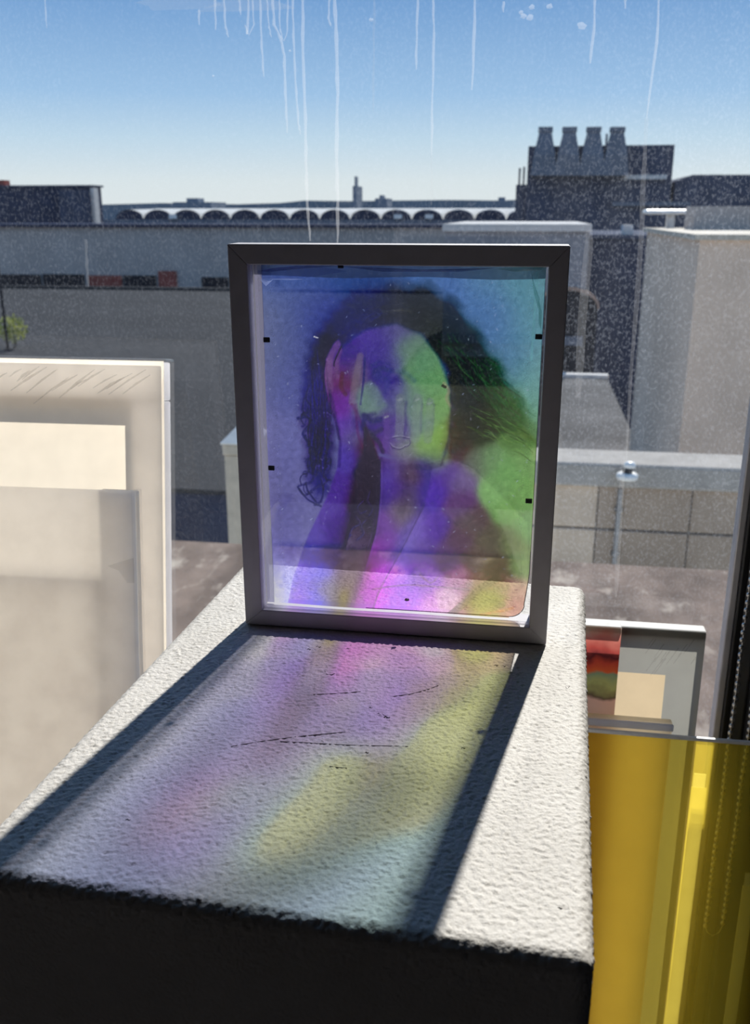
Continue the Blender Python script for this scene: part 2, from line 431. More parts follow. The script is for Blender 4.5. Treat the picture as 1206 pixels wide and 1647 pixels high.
# ================================================================== FRAMED FILM
F0 = Vector((-0.2690, 0.3420, 0.0)); FYAW = -R(0.12)
FWD, FH, FD, FM = 0.2518, 0.312, 0.027, 0.0148
frm = empty('picture_frame', (F0.x - 0.0008, F0.y, PH), FYAW, R(0.6))
tag(frm, 'pale grey box frame standing on the plinth with a tinted portrait film inside', 'picture frame')
m_frm = pm('satin_grey_frame', (0.54, 0.52, 0.56), 0.55, 0.04, 60)
def moulding(a, b, ia, ib):
    """mitred bar: outer edge a-b, inner edge ia-ib (x,z)"""
    o = prism('moulding', [a, b, ib, ia], 0, FD, m_frm, frm)
    bm = bmesh.new(); bm.from_mesh(o.data)
    bmesh.ops.bevel(bm, geom=list(bm.edges), offset=0.0006, segments=1, affect='EDGES'); bm.to_mesh(o.data); bm.free()
O = [(0, 0.0008), (FWD, 0.0008), (FWD, FH), (0, FH)]; I = [(FM, FM), (FWD - FM + 0.0006, FM), (FWD - FM + 0.0006, FH - FM), (FM, FH - FM)]
for k in range(4): moulding(O[k], O[(k + 1) % 4], I[k], I[(k + 1) % 4])
m_acr = clear_mat('clear_acrylic', (0.97, 0.975, 0.985), f0=0.045, rough=0.015)
box('acrylic_sheet', (FM + 0.0004, 0.0045, FM + 0.0004), (FWD - FM + 0.0002, 0.0063, FH - FM - 0.0004), m_acr, frm)
m_edge = film_mat('acrylic_polished_edge', 0.35, (0.95, 0.93, 0.97), 0.1, 0.1)
box('acrylic_edge', (FM + 0.0006, 0.0064, FM + 0.0005), (FM + 0.0020, 0.0085, FH - FM - 0.0006), m_edge, frm)
box('acrylic_edge', (FM + 0.0006, 0.0064, FM + 0.0005), (FWD - FM - 0.001, 0.0085, FM + 0.0016), m_edge, frm)
box('sun_block_strip', (FM + 0.0006, 0.0152, FM + 0.001), (0.0218, 0.0158, FH - FM - 0.001), film_mat('frosted_sun_block', 0.18, (0.72, 0.70, 0.88), 0.05, 0.2, (0.55, 0.55, 0.62)), frm)  # added strip that blocks direct sun in the gap beside the film
m_tab = pm('black_retaining_tab', (0.015, 0.015, 0.018), 0.5, 0.1, 60)
def f_local(x, y, off):
    """pixel -> frame-local (x,z) on the plane off metres behind the frame's face"""
    n = Vector((-math.sin(FYAW), math.cos(FYAW), 0)); a = Vector((math.cos(FYAW), math.sin(FYAW), 0))
    d = ray(x, y); P0 = F0 + n * off
    P = CAM + d * ((P0 - CAM).dot(n) / d.dot(n)) - F0
    return P.dot(a), P.z - PH
for x, y in [(432, 546), (439, 752), (868, 541), (852, 805)]:
    u, z = f_local(x, y, 0.012)
    box('retaining_tab', (u - 0.0026, 0.0108, z - 0.002), (u + 0.0026, 0.0122, z + 0.002), m_tab, frm, 0.0004, 1)
u, z = f_local(551, 427, 0.012)
box('retaining_tab', (u - 0.0022, 0.0108, z - 0.002), (u + 0.0022, 0.0122, z + 0.003), m_tab, frm, 0.0004, 1)
u, z = f_local(656, 964, 0.0125)
lathe('ink_blot', [(0.0002, -0.0008), (0.0022, -0.0005), (0.0018, 0.0006), (0.0003, 0.0009)], (u, 0.0120, z), m_tab, frm, 7)

# ---- the printed film: ink densities painted point by point on a fine sheet
FU0, FU1, FZ0, FZ1, FOFF = 0.0215, 0.2360, 0.0162, 0.2965, 0.0140
NU, NV = 400, 530
uu, zz = np.meshgrid(np.linspace(FU0, FU1, NU), np.linspace(FZ0, FZ1, NV))
ca, sa = math.cos(FYAW), math.sin(FYAW)
Pw = np.stack([F0.x + uu * ca - FOFF * sa, F0.y + uu * sa + FOFF * ca, PH + zz], -1).reshape(-1, 3)
px, py = proj_np(Pw)
def rbf(pts, s):
    A = np.array(pts, float); num = np.zeros((len(px), 3)); den = np.full(len(px), 1e-9)
    for x, y, r, g, b in A:
        w_ = np.exp(-((px - x) ** 2 + (py - y) ** 2) / (2 * s * s)) + 1e-7 / (1 + ((px - x) ** 2 + (py - y) ** 2) / 2e3)
        num += w_[:, None] * np.array([r, g, b]); den += w_
    return num / den[:, None]
def sdf(poly):
    P = np.array(poly, float); n = len(P); dmin = np.full(len(px), 1e18); ins = np.zeros(len(px), bool)
    for i in range(n):
        a, b = P[i], P[(i + 1) % n]; e = b - a
        wx, wy = px - a[0], py - a[1]; tt = np.clip((wx * e[0] + wy * e[1]) / (e @ e), 0, 1)
        dmin = np.minimum(dmin, (wx - e[0] * tt) ** 2 + (wy - e[1] * tt) ** 2)
        c = ((a[1] <= py) != (b[1] <= py))
        with np.errstate(divide='ignore', invalid='ignore'):
            xi = a[0] + (py - a[1]) * e[0] / (e[1] if e[1] else 1e-9)
        ins ^= c & (px < xi)
    return np.sqrt(dmin) * np.where(ins, -1, 1)
def sstep(a, b, x):
    t_ = np.clip((x - a) / (b - a), 0, 1); return t_ * t_ * (3 - 2 * t_)
def spline(P, k=6):
    P = [np.array(p, float) for p in P]; out = []
    for i in range(len(P) - 1):
        p0, p1, p2, p3 = P[max(i - 1, 0)], P[i], P[i + 1], P[min(i + 2, len(P) - 1)]
        for j in range(k):
            t_ = j / k
            out.append(0.5 * (2 * p1 + (p2 - p0) * t_ + (2 * p0 - 5 * p1 + 4 * p2 - p3) * t_ ** 2 + (3 * p1 - p0 - 3 * p2 + p3) * t_ ** 3))
    out.append(P[-1]); return out
base_pts = [
 (440,445,78,100,165),(432,500,98,108,150),(430,560,98,106,150),(470,480,84,96,150),(465,540,92,102,150),(462,590,96,104,152),(440,620,102,108,160),(445,690,112,112,168),(455,760,104,102,158),(455,830,104,100,158),(450,890,112,106,172),(438,930,160,160,230),(436,970,195,195,250),(470,640,95,98,160),(470,720,105,105,168),
 (500,450,66,86,150),(500,500,74,86,150),(520,515,48,55,140),(490,570,72,78,150),(485,615,75,78,150),
 (580,440,58,84,150),(640,440,64,92,150),(600,470,42,52,105),(700,440,78,110,165),(720,470,80,112,172),(780,450,92,132,170),(840,450,92,142,155),(850,520,95,145,158),(860,600,108,158,160),(800,520,86,122,165),(770,510,82,118,172),(820,580,90,130,165),(845,640,112,162,150),
 ]
fig_pts = [
 (560,560,66,42,135),(590,540,78,60,155),(560,590,66,40,135),(605,600,58,40,130),(600,570,72,58,145),(640,535,86,84,132),(615,560,72,54,146),(625,542,78,66,148),(630,580,78,74,140),(652,560,100,132,112),(670,590,108,152,108),(625,625,66,52,140),(610,640,66,48,138),(690,620,110,158,100),(640,640,95,95,140),(665,640,110,140,120),(700,660,118,162,95),(710,700,130,172,78),(680,680,112,138,125),(690,720,128,165,90),(640,690,90,72,140),(615,680,70,42,135),(620,720,92,62,150),(650,725,120,125,125),(705,735,120,160,80),(590,680,55,35,115),
 (595,640,112,140,128),(590,655,108,138,124),(605,660,112,138,128),
 (535,600,115,80,140),(540,640,100,48,135),(555,650,110,52,160),(560,690,98,60,170),(560,730,82,62,165),(573,700,95,95,130),(553,610,95,32,70),(575,600,120,105,120),
 (592,720,68,24,48),(600,750,35,12,30),(598,800,28,14,30),(583,800,60,22,45),(588,850,50,30,60),(570,860,60,28,55),(575,900,80,50,65),(560,930,95,75,60),(555,970,120,110,70),(570,930,100,60,75),
 (545,790,78,50,148),(525,820,88,62,160),(510,860,90,70,168),(500,890,84,70,172),(490,930,128,100,225),(480,965,160,110,230),(520,930,90,80,215),(515,965,105,95,235),(540,850,70,38,135),(535,890,66,42,125),(535,950,135,125,110),
 (620,760,85,62,168),(610,800,82,58,165),(640,750,88,62,140),(660,760,90,70,80),(645,790,72,40,140),(660,800,95,85,80),(645,825,105,90,105),(620,840,110,62,155),(600,890,145,58,165),(620,880,120,60,160),(590,940,200,85,215),(610,960,205,95,215),(570,975,190,105,215),(625,930,195,85,215),
 (690,750,62,40,140),(700,790,72,40,150),(680,800,66,42,150),(720,760,80,50,140),(670,850,98,74,165),(700,850,82,46,150),(650,890,98,80,168),(680,890,92,64,150),(640,930,165,115,235),(660,960,185,115,245),(690,940,175,110,220),(630,970,180,110,240),(700,970,210,150,215),(680,920,120,75,170),
 (745,690,70,38,32),(735,720,75,40,35),(770,700,58,62,42),(765,740,100,105,90),(790,740,112,150,95),(820,760,112,162,88),(800,790,115,158,92),(840,790,115,160,85),(820,820,108,150,78),(850,850,110,152,88),(845,740,115,155,88),(835,705,85,120,60),
 (740,770,105,85,130),(740,810,95,60,110),(760,840,92,70,70),(740,870,92,62,85),(790,870,96,86,66),(825,870,102,112,66),(840,910,112,135,80),(770,900,98,76,72),(720,900,98,66,120),(800,910,104,92,68),
 (740,935,175,125,160),(730,960,205,165,205),(770,945,165,140,110),(800,945,170,145,105),(830,950,178,145,125),(830,980,185,140,125),(800,985,180,140,115),(740,985,190,150,150),(710,990,205,150,200),(757,975,140,110,75),(790,965,150,150,80),(780,980,170,165,95)]
base_pts += [(455,960,190,190,248),(450,985,200,198,250),(858,690,112,158,120)]
ground = rbf(base_pts, 26)
base = rbf(fig_pts, 13)
V_ = ground.copy()
def lay(color, alpha):
    global V_
    V_ = V_ * (1 - alpha[:, None]) + color * alpha[:, None]
hair_c = rbf([(515,560,22,20,62),(505,620,40,34,110),(560,510,34,40,92),(600,480,38,46,88),(640,490,52,54,62),(680,500,34,40,40),(700,530,24,34,28),(740,560,30,52,40),(720,590,28,32,34),(760,620,34,44,40),(790,620,38,74,40),(820,660,50,90,42),(770,670,34,36,32),(745,660,62,52,54),(735,690,72,36,28),(515,680,46,26,86),(520,740,42,30,86),(515,780,50,44,120),(850,705,85,110,50),(790,690,50,58,36)], 20)
hair = [(498,650),(498,590),(512,548),(540,508),(582,478),(632,463),(684,466),(722,486),(752,520),(782,562),(812,612),(845,662),(860,712),(838,712),(800,698),(772,712),(745,735),(728,752),(722,700),(728,640),(722,600),(705,566),(675,536),(640,520),(605,522),(570,536),(545,562),(530,600),(527,660),(535,720),(530,785),(510,800),(500,720)]
sd_h = sdf(hair)
wob = 6 * np.sin(px * 0.11 + py * 0.05) + 4 * np.sin(py * 0.23 - px * 0.17)
lay(hair_c, 0.94 * sstep(22, -10, sd_h + wob * 0.5))
# head and arms laid over the hair in the film's own tint
face = [(532,640),(536,592),(556,556),(590,530),(640,521),(678,538),(706,572),(721,612),(727,660),(722,712),(708,745),(676,752),(650,742),(612,728),(594,694),(575,668)]
torso = [(612,735),(650,735),(700,738),(735,728),(772,706),(806,696),(866,712),(880,1010),(545,1010),(580,930),(603,860),(611,800)]
lay(base, 0.97 * sstep(7, -5, sdf(torso)))
lay(base, sstep(5, -5, sdf(face)))
gap = [(588,680),(604,712),(613,745),(610,800),(603,850),(590,905),(566,992),(530,992),(540,920),(552,865),(562,815),(572,750)]
gap_c = rbf([(592,705,66,24,52),(600,740,52,14,26),(605,780,24,14,26),(595,820,34,20,34),(583,790,66,26,40),(590,860,58,40,60),(572,880,95,80,110),(572,910,85,62,85),(562,925,86,70,74),(575,940,112,78,66),(552,970,125,112,66),(560,985,110,95,70)], 16)
lay(gap_c, 0.96 * sstep(4, -4, sdf(gap)))
arm_l = [(524,606),(527,578),(540,553),(548,546),(552,560),(549,592),(553,620),(560,632),(570,612),(577,586),(583,568),(588,578),(585,612),(580,652),(588,684),(588,730),(581,775),(567,835),(553,895),(545,945),(540,990),(462,990),(474,930),(498,862),(528,800),(545,752),(548,705),(538,668),(528,640)]
lay(base, 0.97 * sstep(3.0, -1.5, sdf(arm_l)))
arm_r = [(614,735),(640,742),(700,748),(690,800),(668,850),(640,910),(610,990),(556,990),(580,930),(603,860),(612,800)]
lay(base, 0.95 * sstep(2.5, -1.5, sdf(arm_r)))
upper = [(700,742),(728,738),(760,752),(800,790),(850,840),(852,1000),(598,1000),(612,950),(650,880),(684,815)]
sd_u = sdf(upper)
lay(base * 1.10 + 5, 0.9 * sstep(1.5, -1.5, sd_u) * sstep(-60, 0, sd_u))       # light rim of the second arm
def stroke(P, w_, color, a_, soft=1.0):
    """soft line; color None darkens / a tuple paints"""
    global V_
    pts = spline(P) if len(P) > 2 else [np.array(p, float) for p in P]
    A = np.array(pts); lo = A.min(0) - w_ * 2 - 3; hi = A.max(0) + w_ * 2 + 3
    idx = np.where((px > lo[0]) & (px < hi[0]) & (py > lo[1]) & (py < hi[1]))[0]
    if len(idx) == 0: return
    x, y = px[idx], py[idx]; dm = np.full(len(idx), 1e9)
    for i in range(len(pts) - 1):
        a, b = pts[i], pts[i + 1]; e = b - a; L = e @ e + 1e-9
        tt = np.clip(((x - a[0]) * e[0] + (y - a[1]) * e[1]) / L, 0, 1)
        dm = np.minimum(dm, np.hypot(x - a[0] - e[0] * tt, y - a[1] - e[1] * tt))
    al = a_ * sstep(w_ * 0.5 + soft, w_ * 0.5 - soft * 0.5, dm)
    V_[idx] = V_[idx] * (1 - al[:, None]) + np.array(color, float) * al[:, None]
# loose curls falling beside the arms
curl = (36, 30, 100)
for P, w_ in [([(492,640),(490,660),(500,672),(506,660)],3),([(482,672),(496,670),(506,678),(496,688),(490,698),(500,710),(514,712)],4),([(494,700),(500,716),(514,722),(510,736),(498,742),(500,758),(512,764)],3.5),([(506,730),(520,728),(528,742),(518,756),(506,752)],3),([(524,700),(532,712),(528,728),(522,720)],3),([(526,744),(534,738),(532,756),(522,764)],3),([(512,764),(500,776),(486,780),(482,784),(492,796),(504,788),(518,780)],2.6),([(494,776),(498,790),(510,806),(518,814)],2.2),([(518,770),(522,790),(518,806),(508,812)],2.6),([(484,786),(496,802),(514,812)],2),([(508,680),(516,694),(524,686),(530,700)],3.4),([(515,640),(510,660),(518,676),(514,692)],4),([(500,620),(495,640),(503,652)],3),
             ([(596,790),(592,806),(600,818),(594,830)],2.4),([(585,806),(576,816),(580,826),(590,822)],2.4),([(572,830),(580,842),(568,850),(562,862)],2.4),([(590,836),(582,846),(586,858),(576,868)],2.2),([(566,860),(556,872),(552,884),(560,884)],2.2)]:
    stroke(P, w_, (28, 24, 84), 0.62, 1.5); stroke([(a + 1.6, b - 1) for a, b in P], 0.8, (112, 108, 168), 0.35, 0.7)
for k in range(44):      # small springy curls
    x0, y0 = random.uniform(488, 530), random.uniform(650, 790); r0 = random.uniform(3, 8); a0 = random.uniform(0, 6.3); sg = random.choice((-1, 1))
    stroke([(x0 + r0 * math.cos(a0 + sg * q * 0.9) + q * 0.6, y0 + r0 * math.sin(a0 + sg * q * 0.9) + q * 2.6) for q in range(6)], random.uniform(0.9, 2.0), random.choice([(30, 24, 80), (26, 20, 66), (44, 34, 104), (96, 92, 160)]), 0.5, 1.0)
for k in range(46):      # strands of the long hair by the left arm
    x0 = random.uniform(500, 530); y0 = random.uniform(560, 700)
    P = [(x0, y0)]
    for j in range(3): P.append((P[-1][0] + random.uniform(-5, 6), P[-1][1] + random.uniform(18, 34)))
    stroke(P, random.uniform(0.8, 1.8), random.choice([(28, 20, 62), (70, 60, 150), (58, 34, 82), (24, 18, 50)]), 0.45, 0.8)
for k in range(150):     # green strands sweeping to the shoulder
    t0 = random.random(); a = 0.55 + 0.45 * random.random()
    x0 = 690 + 120 * t0 + random.uniform(-14, 26); y0 = 505 + 120 * t0 + random.uniform(-10, 40)
    L = random.uniform(25, 60); ang = R(random.uniform(48, 72))
    P = [(x0, y0), (x0 + L * 0.5 * math.cos(ang) - 2, y0 + L * 0.5 * math.sin(ang)), (x0 + L * math.cos(ang * 0.85), y0 + L * math.sin(ang * 0.9))]
    stroke(P, random.uniform(0.7, 1.5), random.choice([(88, 128, 60), (60, 100, 52), (22, 34, 24), (26, 40, 26), (70, 92, 74)]), 0.24, 0.9)
for k in range(50):
    x0 = random.uniform(745, 840); y0 = 640 + (x0 - 745) * 0.5 + random.uniform(0, 45); L = random.uniform(14, 40)
    stroke([(x0, y0), (x0 + L * 0.5, y0 + L * 0.22), (x0 + L, y0 + L * random.uniform(0.4, 0.9))], 1.0, random.choice([(120, 160, 75), (96, 130, 60), (30, 44, 24)]), 0.4, 0.7)
for k in range(70):      # wiry strands on the crown
    a = random.uniform(-1.3, 0.9); r0 = random.uniform(70, 95)
    cx0, cy0 = 632, 580
    P = [(cx0 + r0 * math.sin(a + j * 0.09) + random.uniform(-3, 3), cy0 - r0 * math.cos(a + j * 0.09) + random.uniform(-3, 3)) for j in range(4)]
    stroke(P, 0.9, random.choice([(100, 96, 84), (70, 70, 78), (24, 24, 30)]) if a > -0.4 else (56, 56, 120), 0.3, 0.7)
# hand against the temple: fingers with lit edges and dark gaps
for P, w_, c in [([(546,552),(534,574),(531,600),(533,628)],9,(126,92,140)),([(550,562),(544,584),(546,606)],6,(118,82,128)),([(582,572),(577,596),(572,622),(568,646)],9,(122,108,122))]:
    stroke(P, w_, c, 0.48, 3)
for P, w_, c, a_ in [([(553,600),(551,622),(558,634)],6,(92,22,52),0.45),([(552,556),(541,580),(540,588)],1.6,(40,22,56),0.8),([(526,580),(522,604),(528,640),(540,672),(547,706)],3,(36,20,62),0.4),([(589,576),(587,612),(582,650)],3,(46,28,110),0.7),([(568,650),(574,664),(578,700),(588,724)],4,(96,24,84),0.3)]:
    stroke(P, w_, c, a_, 1.2)
for P, w_, c, a_ in [([(589,690),(588,730),(581,775),(567,835),(553,895),(545,945),(540,990)],3.0,(30,16,40),0.75),
    ([(612,742),(611,800),(603,860),(580,930),(556,990)],2.2,(18,12,30),0.85),([(616,744),(615,800),(607,860),(585,930),(561,990)],1.4,(128,100,190),0.35),
    ([(533,628),(540,662),(548,704),(547,750)],4,(26,16,54),0.3),([(574,650),(579,672),(588,690)],3,(110,30,100),0.35),([(604,664),(590,672),(584,690)],6,(40,24,92),0.5),
    ([(656,646),(654,660),(655,680),(652,704)],3.0,(60,46,108),0.4),([(681,650),(678,668),(679,692)],2.6,(88,94,122),0.28),([(697,658),(695,680),(691,700)],2.6,(98,124,104),0.25),
    ([(600,700),(612,712),(618,726)],6,(44,16,52),0.6)]:
    stroke(P, w_, c, a_ * 0.8, 2.2)
# features behind the hands: closed eyes, nose, mouth
for P, w_, c, a_ in [([(606,596),(618,592),(632,596)],6,(44,34,116),0.55),([(640,596),(656,600),(668,612)],5,(78,104,120),0.4),([(628,600),(622,630),(612,650)],5,(60,46,140),0.35),([(588,668),(600,676),(614,674)],6,(42,26,96),0.6),([(588,690),(602,696),(616,690)],5,(58,16,72),0.5),([(600,588),(612,582),(628,586)],3,(50,38,120),0.5)]:
    stroke(P, w_, c, a_, 4)
patch = [(588,618),(598,612),(610,622),(625,652),(606,664),(586,662),(580,645)]
lay(np.array([112., 142., 128.]), 0.55 * sstep(5, -5, sdf(patch)))
# second hand on the cheek
for x0, y0, x1, y1, w_ in [(646,640,644,700,13),(674,640,670,704,14),(694,646,690,706,12),(624,668,622,716,9)]:
    stroke([(x0, y0), ((x0 + x1) / 2 + 1, (y0 + y1) / 2), (x1, y1)], w_, (124, 140, 134) if x0 > 640 else (104, 74, 150), 0.42, 3)
    stroke([(x0 - w_ * 0.5, y0 + 6), (x0 - w_ * 0.1, y0 - 6), (x0 + w_ * 0.45, y0 + 5)], 1.4, (70, 72, 96), 0.2, 1.6)
    stroke([(x0 + w_ * 0.55, y0 + 5), (x1 + w_ * 0.6, y1 - 8)], 2, (66, 48, 104), 0.14, 2.2)
    stroke([(x0 - 3, y0 + 3), (x0 + 2, y0 + 1)], 3, (150, 160, 160), 0.5, 1)
for P in [[(634,702),(646,700),(660,703)],[(632,716),(645,720),(656,714)],[(660,702),(662,710),(657,716)],[(630,712),(634,718)]]:
    stroke(P, 1.6, (150, 145, 175), 0.45, 0.8)
    stroke([(a, b + 2) for a, b in P], 1.2, (50, 34, 78), 0.45, 0.8)
stroke([(716,616),(724,628),(720,640),(726,652)], 4, (165, 150, 120), 0.5, 2); stroke([(714,620),(718,622)], 4, (40, 26, 22), 0.7, 1)
# dark contour of the cheek, throat and arm
for P, w_, a_ in [([(727,640),(728,676),(722,712),(712,746)],3,0.25),([(612,744),(611,800),(604,850),(590,904),(566,986)],1.8,0.8),([(684,812),(650,880),(612,950),(598,990)],1.4,0.25),([(660,750),(690,750),(712,744)],9,0.18),([(650,752),(655,790),(648,820)],12,0.15)]:
    stroke(P, w_, (40, 24, 50), a_, 1.5)
# knot of petals at the lower right
for poly, c, a_ in [([(752,972),(768,952),(792,948),(812,962),(800,976),(776,980)],(165,165,82),0.7),([(758,985),(775,978),(800,980),(806,994),(776,1000)],(190,182,105),0.65),([(700,950),(726,944),(744,962),(730,985),(708,985)],(222,190,205),0.5)]:
    lay(np.array(c, float), a_ * sstep(6, -5, sdf(poly)))
for P, w_, c, a_ in [([(725,990),(748,970),(770,948),(800,930)],10,(92,70,48),0.65),([(790,965),(812,972),(796,976)],5,(112,112,60),0.6),([(775,988),(800,984),(826,978)],3,(205,120,70),0.5),([(600,948),(650,942),(700,944),(760,948)],1.2,(70,45,95),0.4),([(676,925),(694,938),(706,928)],1.6,(90,60,120),0.5),([(545,915),(545,950),(548,985)],1.6,(60,45,80),0.6),([(800,990),(820,992),(836,984),(842,970)],2.4,(52,34,40),0.0)]:
    stroke(P, w_, c, a_, 1.5)
for k in range(170):     # dust and scratches in the print
    x0, y0 = random.uniform(430, 860), random.uniform(440, 960)
    stroke([(x0, y0), (x0 + random.uniform(-2, 3), y0 + random.uniform(-2, 3))], random.uniform(0.6, 1.5), (165, 175, 210), random.uniform(0.15, 0.6), 0.7)
stroke([(508,541),(514,543)], 1.6, (225, 228, 240), 0.8, 0.6)
V_ = V_ * (1 + 0.035 * rng.standard_normal(len(px)))[:, None]
mott = smooth_noise((NV, NU), 14, 5).reshape(-1)
gy = V_.mean(-1, keepdims=True); V_ = (gy + 0.90 * (V_ - gy)) * (1 - 0.06 * sstep(930, 890, py))[:, None]
V_ = np.clip(V_ * (1 + 0.018 * mott)[:, None], 3, 255) / 255.0
lin = np.where(V_ <= 0.04045, V_ / 12.92, ((V_ + 0.055) / 1.055) ** 2.4)
# what lies behind the sheet: dim city above, sunlit plinth below; the ink itself is the same kind of density
low = sstep(905, 945, py - (px - 600) * 0.02)
dens = np.clip(lin / (0.40 + 0.45 * low)[:, None], 0, 1).reshape(NV, NU, 3)
def blur(a, sg):
    k = np.exp(-0.5 * (np.arange(-3 * sg, 3 * sg + 1) / sg) ** 2); k /= k.sum(); n_ = 3 * sg
    b_ = np.pad(a, ((n_, n_), (n_, n_), (0, 0)), mode='edge')
    b_ = sum(b_[i:i + a.shape[0]] * k[i] for i in range(len(k)))
    return sum(b_[:, i:i + a.shape[1]] * k[i] for i in range(len(k)))
dw = dens ** 0.50; dw = dw * 0.80 + 0.20 * dw.max(-1, keepdims=True)
bz = sstep(0.03, 0.16, zz)[..., None]
clear = 0.13 + 1.0 * (blur(dw, 6) * (1 - bz) + blur(dw, 20) * bz)  # blur grows upward, imitating how cast light spreads with distance
clear = clear.mean(-1, keepdims=True) + (1.30 + 0.55 * (1 - bz)) * (clear - clear.mean(-1, keepdims=True))
clear = np.clip(clear, 0.05, 0.95).reshape(-1, 3)
ue = uu.reshape(-1); edge = sstep(0.0, 0.016, ue - FU0) * sstep(0.0, 0.018, FU1 - ue)     # dye darkened towards both sides, softening the inner edges of the post shadows
clear *= (0.30 + 0.70 * edge)[:, None]
gm = sstep(0.0, 0.12, clear[:, 1] - clear[:, 2])
clear[:, 0] += gm * np.maximum(0, 0.95 * clear[:, 1] - clear[:, 0]); clear[:, 2] *= 1 - 0.25 * gm
clear = clear     # dye blurred so the tinted light it casts looks scattered
back = 0.11 + 0.15 * sstep(862, 880, py - (px - 430) * 0.06) + 0.42 * low
ink = np.clip((lin - 0.64 * clear * back[:, None]) / 0.455, 0.003, 0.95)      # pigment: fine detail that scatters
iq = np.arange(NU * NV).reshape(NV, NU)
qd = np.stack([iq[:-1, :-1], iq[:-1, 1:], iq[1:, 1:], iq[1:, :-1]], -1).reshape(-1, 4)
# rounded lower right corner, slightly curled sheet
loc = np.stack([uu, FOFF + 0.0012 * np.sin(uu * 55) * np.sin(zz * 30), zz], -1).reshape(-1, 3)
rc = 0.012; cxr, czr = FU1 - rc - 0.003, FZ0 + rc + 0.001
out = ((loc[:, 0] > cxr) & (loc[:, 2] < czr) & (np.hypot(loc[:, 0] - cxr, loc[:, 2] - czr) > rc))
slant = loc[:, 0] > FU1 - 0.0065 * np.clip((0.055 - loc[:, 2]) / 0.055, 0, 1)
cut = out | slant
qd = qd[~cut[qd].any(1)]
m_film, nt, o = new_mat('printed_colour_film')
at_n = N(nt, 'ShaderNodeAttribute'); at_n.attribute_name = 'ink'
at_c = N(nt, 'ShaderNodeAttribute'); at_c.attribute_name = 'dye'
tr = N(nt, 'ShaderNodeBsdfTransparent'); nt.links.new(at_c.outputs['Color'], tr.inputs[0])
tl = N(nt, 'ShaderNodeBsdfTranslucent'); nt.links.new(at_n.outputs['Color'], tl.inputs[0])
mx = N(nt, 'ShaderNodeMixShader'); mx.inputs[0].default_value = 0.36
nt.links.new(tr.outputs[0], mx.inputs[1]); nt.links.new(tl.outputs[0], mx.inputs[2])
gl = N(nt, 'ShaderNodeBsdfGlossy'); gl.inputs['Roughness'].default_value = 0.12
m2 = N(nt, 'ShaderNodeMixShader'); nt.links.new(schlick(nt, 0.015, 0.3), m2.inputs[0])
nt.links.new(mx.outputs[0], m2.inputs[1]); nt.links.new(gl.outputs[0], m2.inputs[2]); nt.links.new(m2.outputs[0], o.inputs[0])
used = np.unique(qd); remap = np.zeros(len(loc), int); remap[used] = np.arange(len(used))
film = np_mesh('printed_film', loc[used], remap[qd], m_film, frm)
film['label'] = 'violet and green portrait film of a person holding their face'
ca_ = film.data.color_attributes.new('ink', 'FLOAT_COLOR', 'POINT')
ca_.data.foreach_set('color', np.concatenate([ink[used], np.ones((len(used), 1))], 1).astype(np.float32).ravel())
cd_ = film.data.color_attributes.new('dye', 'FLOAT_COLOR', 'POINT')
cd_.data.foreach_set('color', np.concatenate([clear[used], np.ones((len(used), 1))], 1).astype(np.float32).ravel())
# dark cut edge of the film at the rounded corner
m_cut = pm('dark_film_edge', (0.06, 0.05, 0.05), 0.5, 0.1, 50)
pts = []
for k in range(9):
    zq = 0.075 - k * (0.075 - czr) / 8; pts.append((FU1 - 0.0065 * max(0, (0.055 - zq) / 0.055) - 0.0003, FOFF, zq))
for k in range(1, 9):
    a = -k * math.pi / 16; pts.append((cxr + rc * math.cos(a), FOFF, czr + rc * math.sin(a)))
pts.append((FU0 + 0.08, FOFF, FZ0 + 0.0006))
tube('film_edge', pts, 0.00035, m_cut, frm, 5)
# creased, folded tape along the top and upper right edge
def fold(pxs, mat, off=0.0118, name='film_crease'):
    P = [f_local(x, y, off) for x, y in pxs]
    c = (sum(p[0] for p in P) / len(P), sum(p[1] for p in P) / len(P))
    v = [(c[0], off - 0.0009, c[1])] + [(p[0], off, p[1]) for p in P]
    f = [(0, 1 + k, 1 + (k + 1) % len(P)) for k in range(len(P))]
    mesh_obj(name, v, f, mat, film)
m_cb = film_mat('blue_folded_film', 0.30, (0.12, 0.18, 0.62)); m_cb2 = film_mat('deep_blue_folded_film', 0.55, (0.05, 0.07, 0.32))
m_cw = film_mat('whitened_film_crease', 0.45, (0.80, 0.84, 1.0)); m_cg = film_mat('green_folded_film', 0.45, (0.07, 0.24, 0.22)); m_cg2 = film_mat('pale_green_folded_film', 0.3, (0.35, 0.62, 0.6))
fold([(416,436),(440,431),(480,427),(520,429),(560,436),(500,446),(460,447),(425,448)], m_cb)
fold([(416,436),(450,430),(500,427),(550,428),(500,431),(440,437)], m_cb2)
fold([(420,448),(436,452),(442,450),(431,460),(426,455)], m_cw); fold([(436,449),(460,446),(492,449),(470,450)], m_cw)
fold([(550,428),(640,433),(740,434),(800,431),(740,437),(620,437)], m_cb2)
fold([(800,432),(850,428),(878,428),(872,434),(830,437)], m_cg)
fold([(856,436),(862,460),(870,480),(867,496),(860,470)], m_cg); fold([(868,482),(873,500),(872,530),(868,520)], m_cg)
fold([(858,440),(870,434),(866,470)], m_cg2); fold([(866,490),(870,484),(874,510),(872,532)], m_cg2)
fold([(862,470),(858,520),(854,580),(858,580),(864,500)], m_cg2)

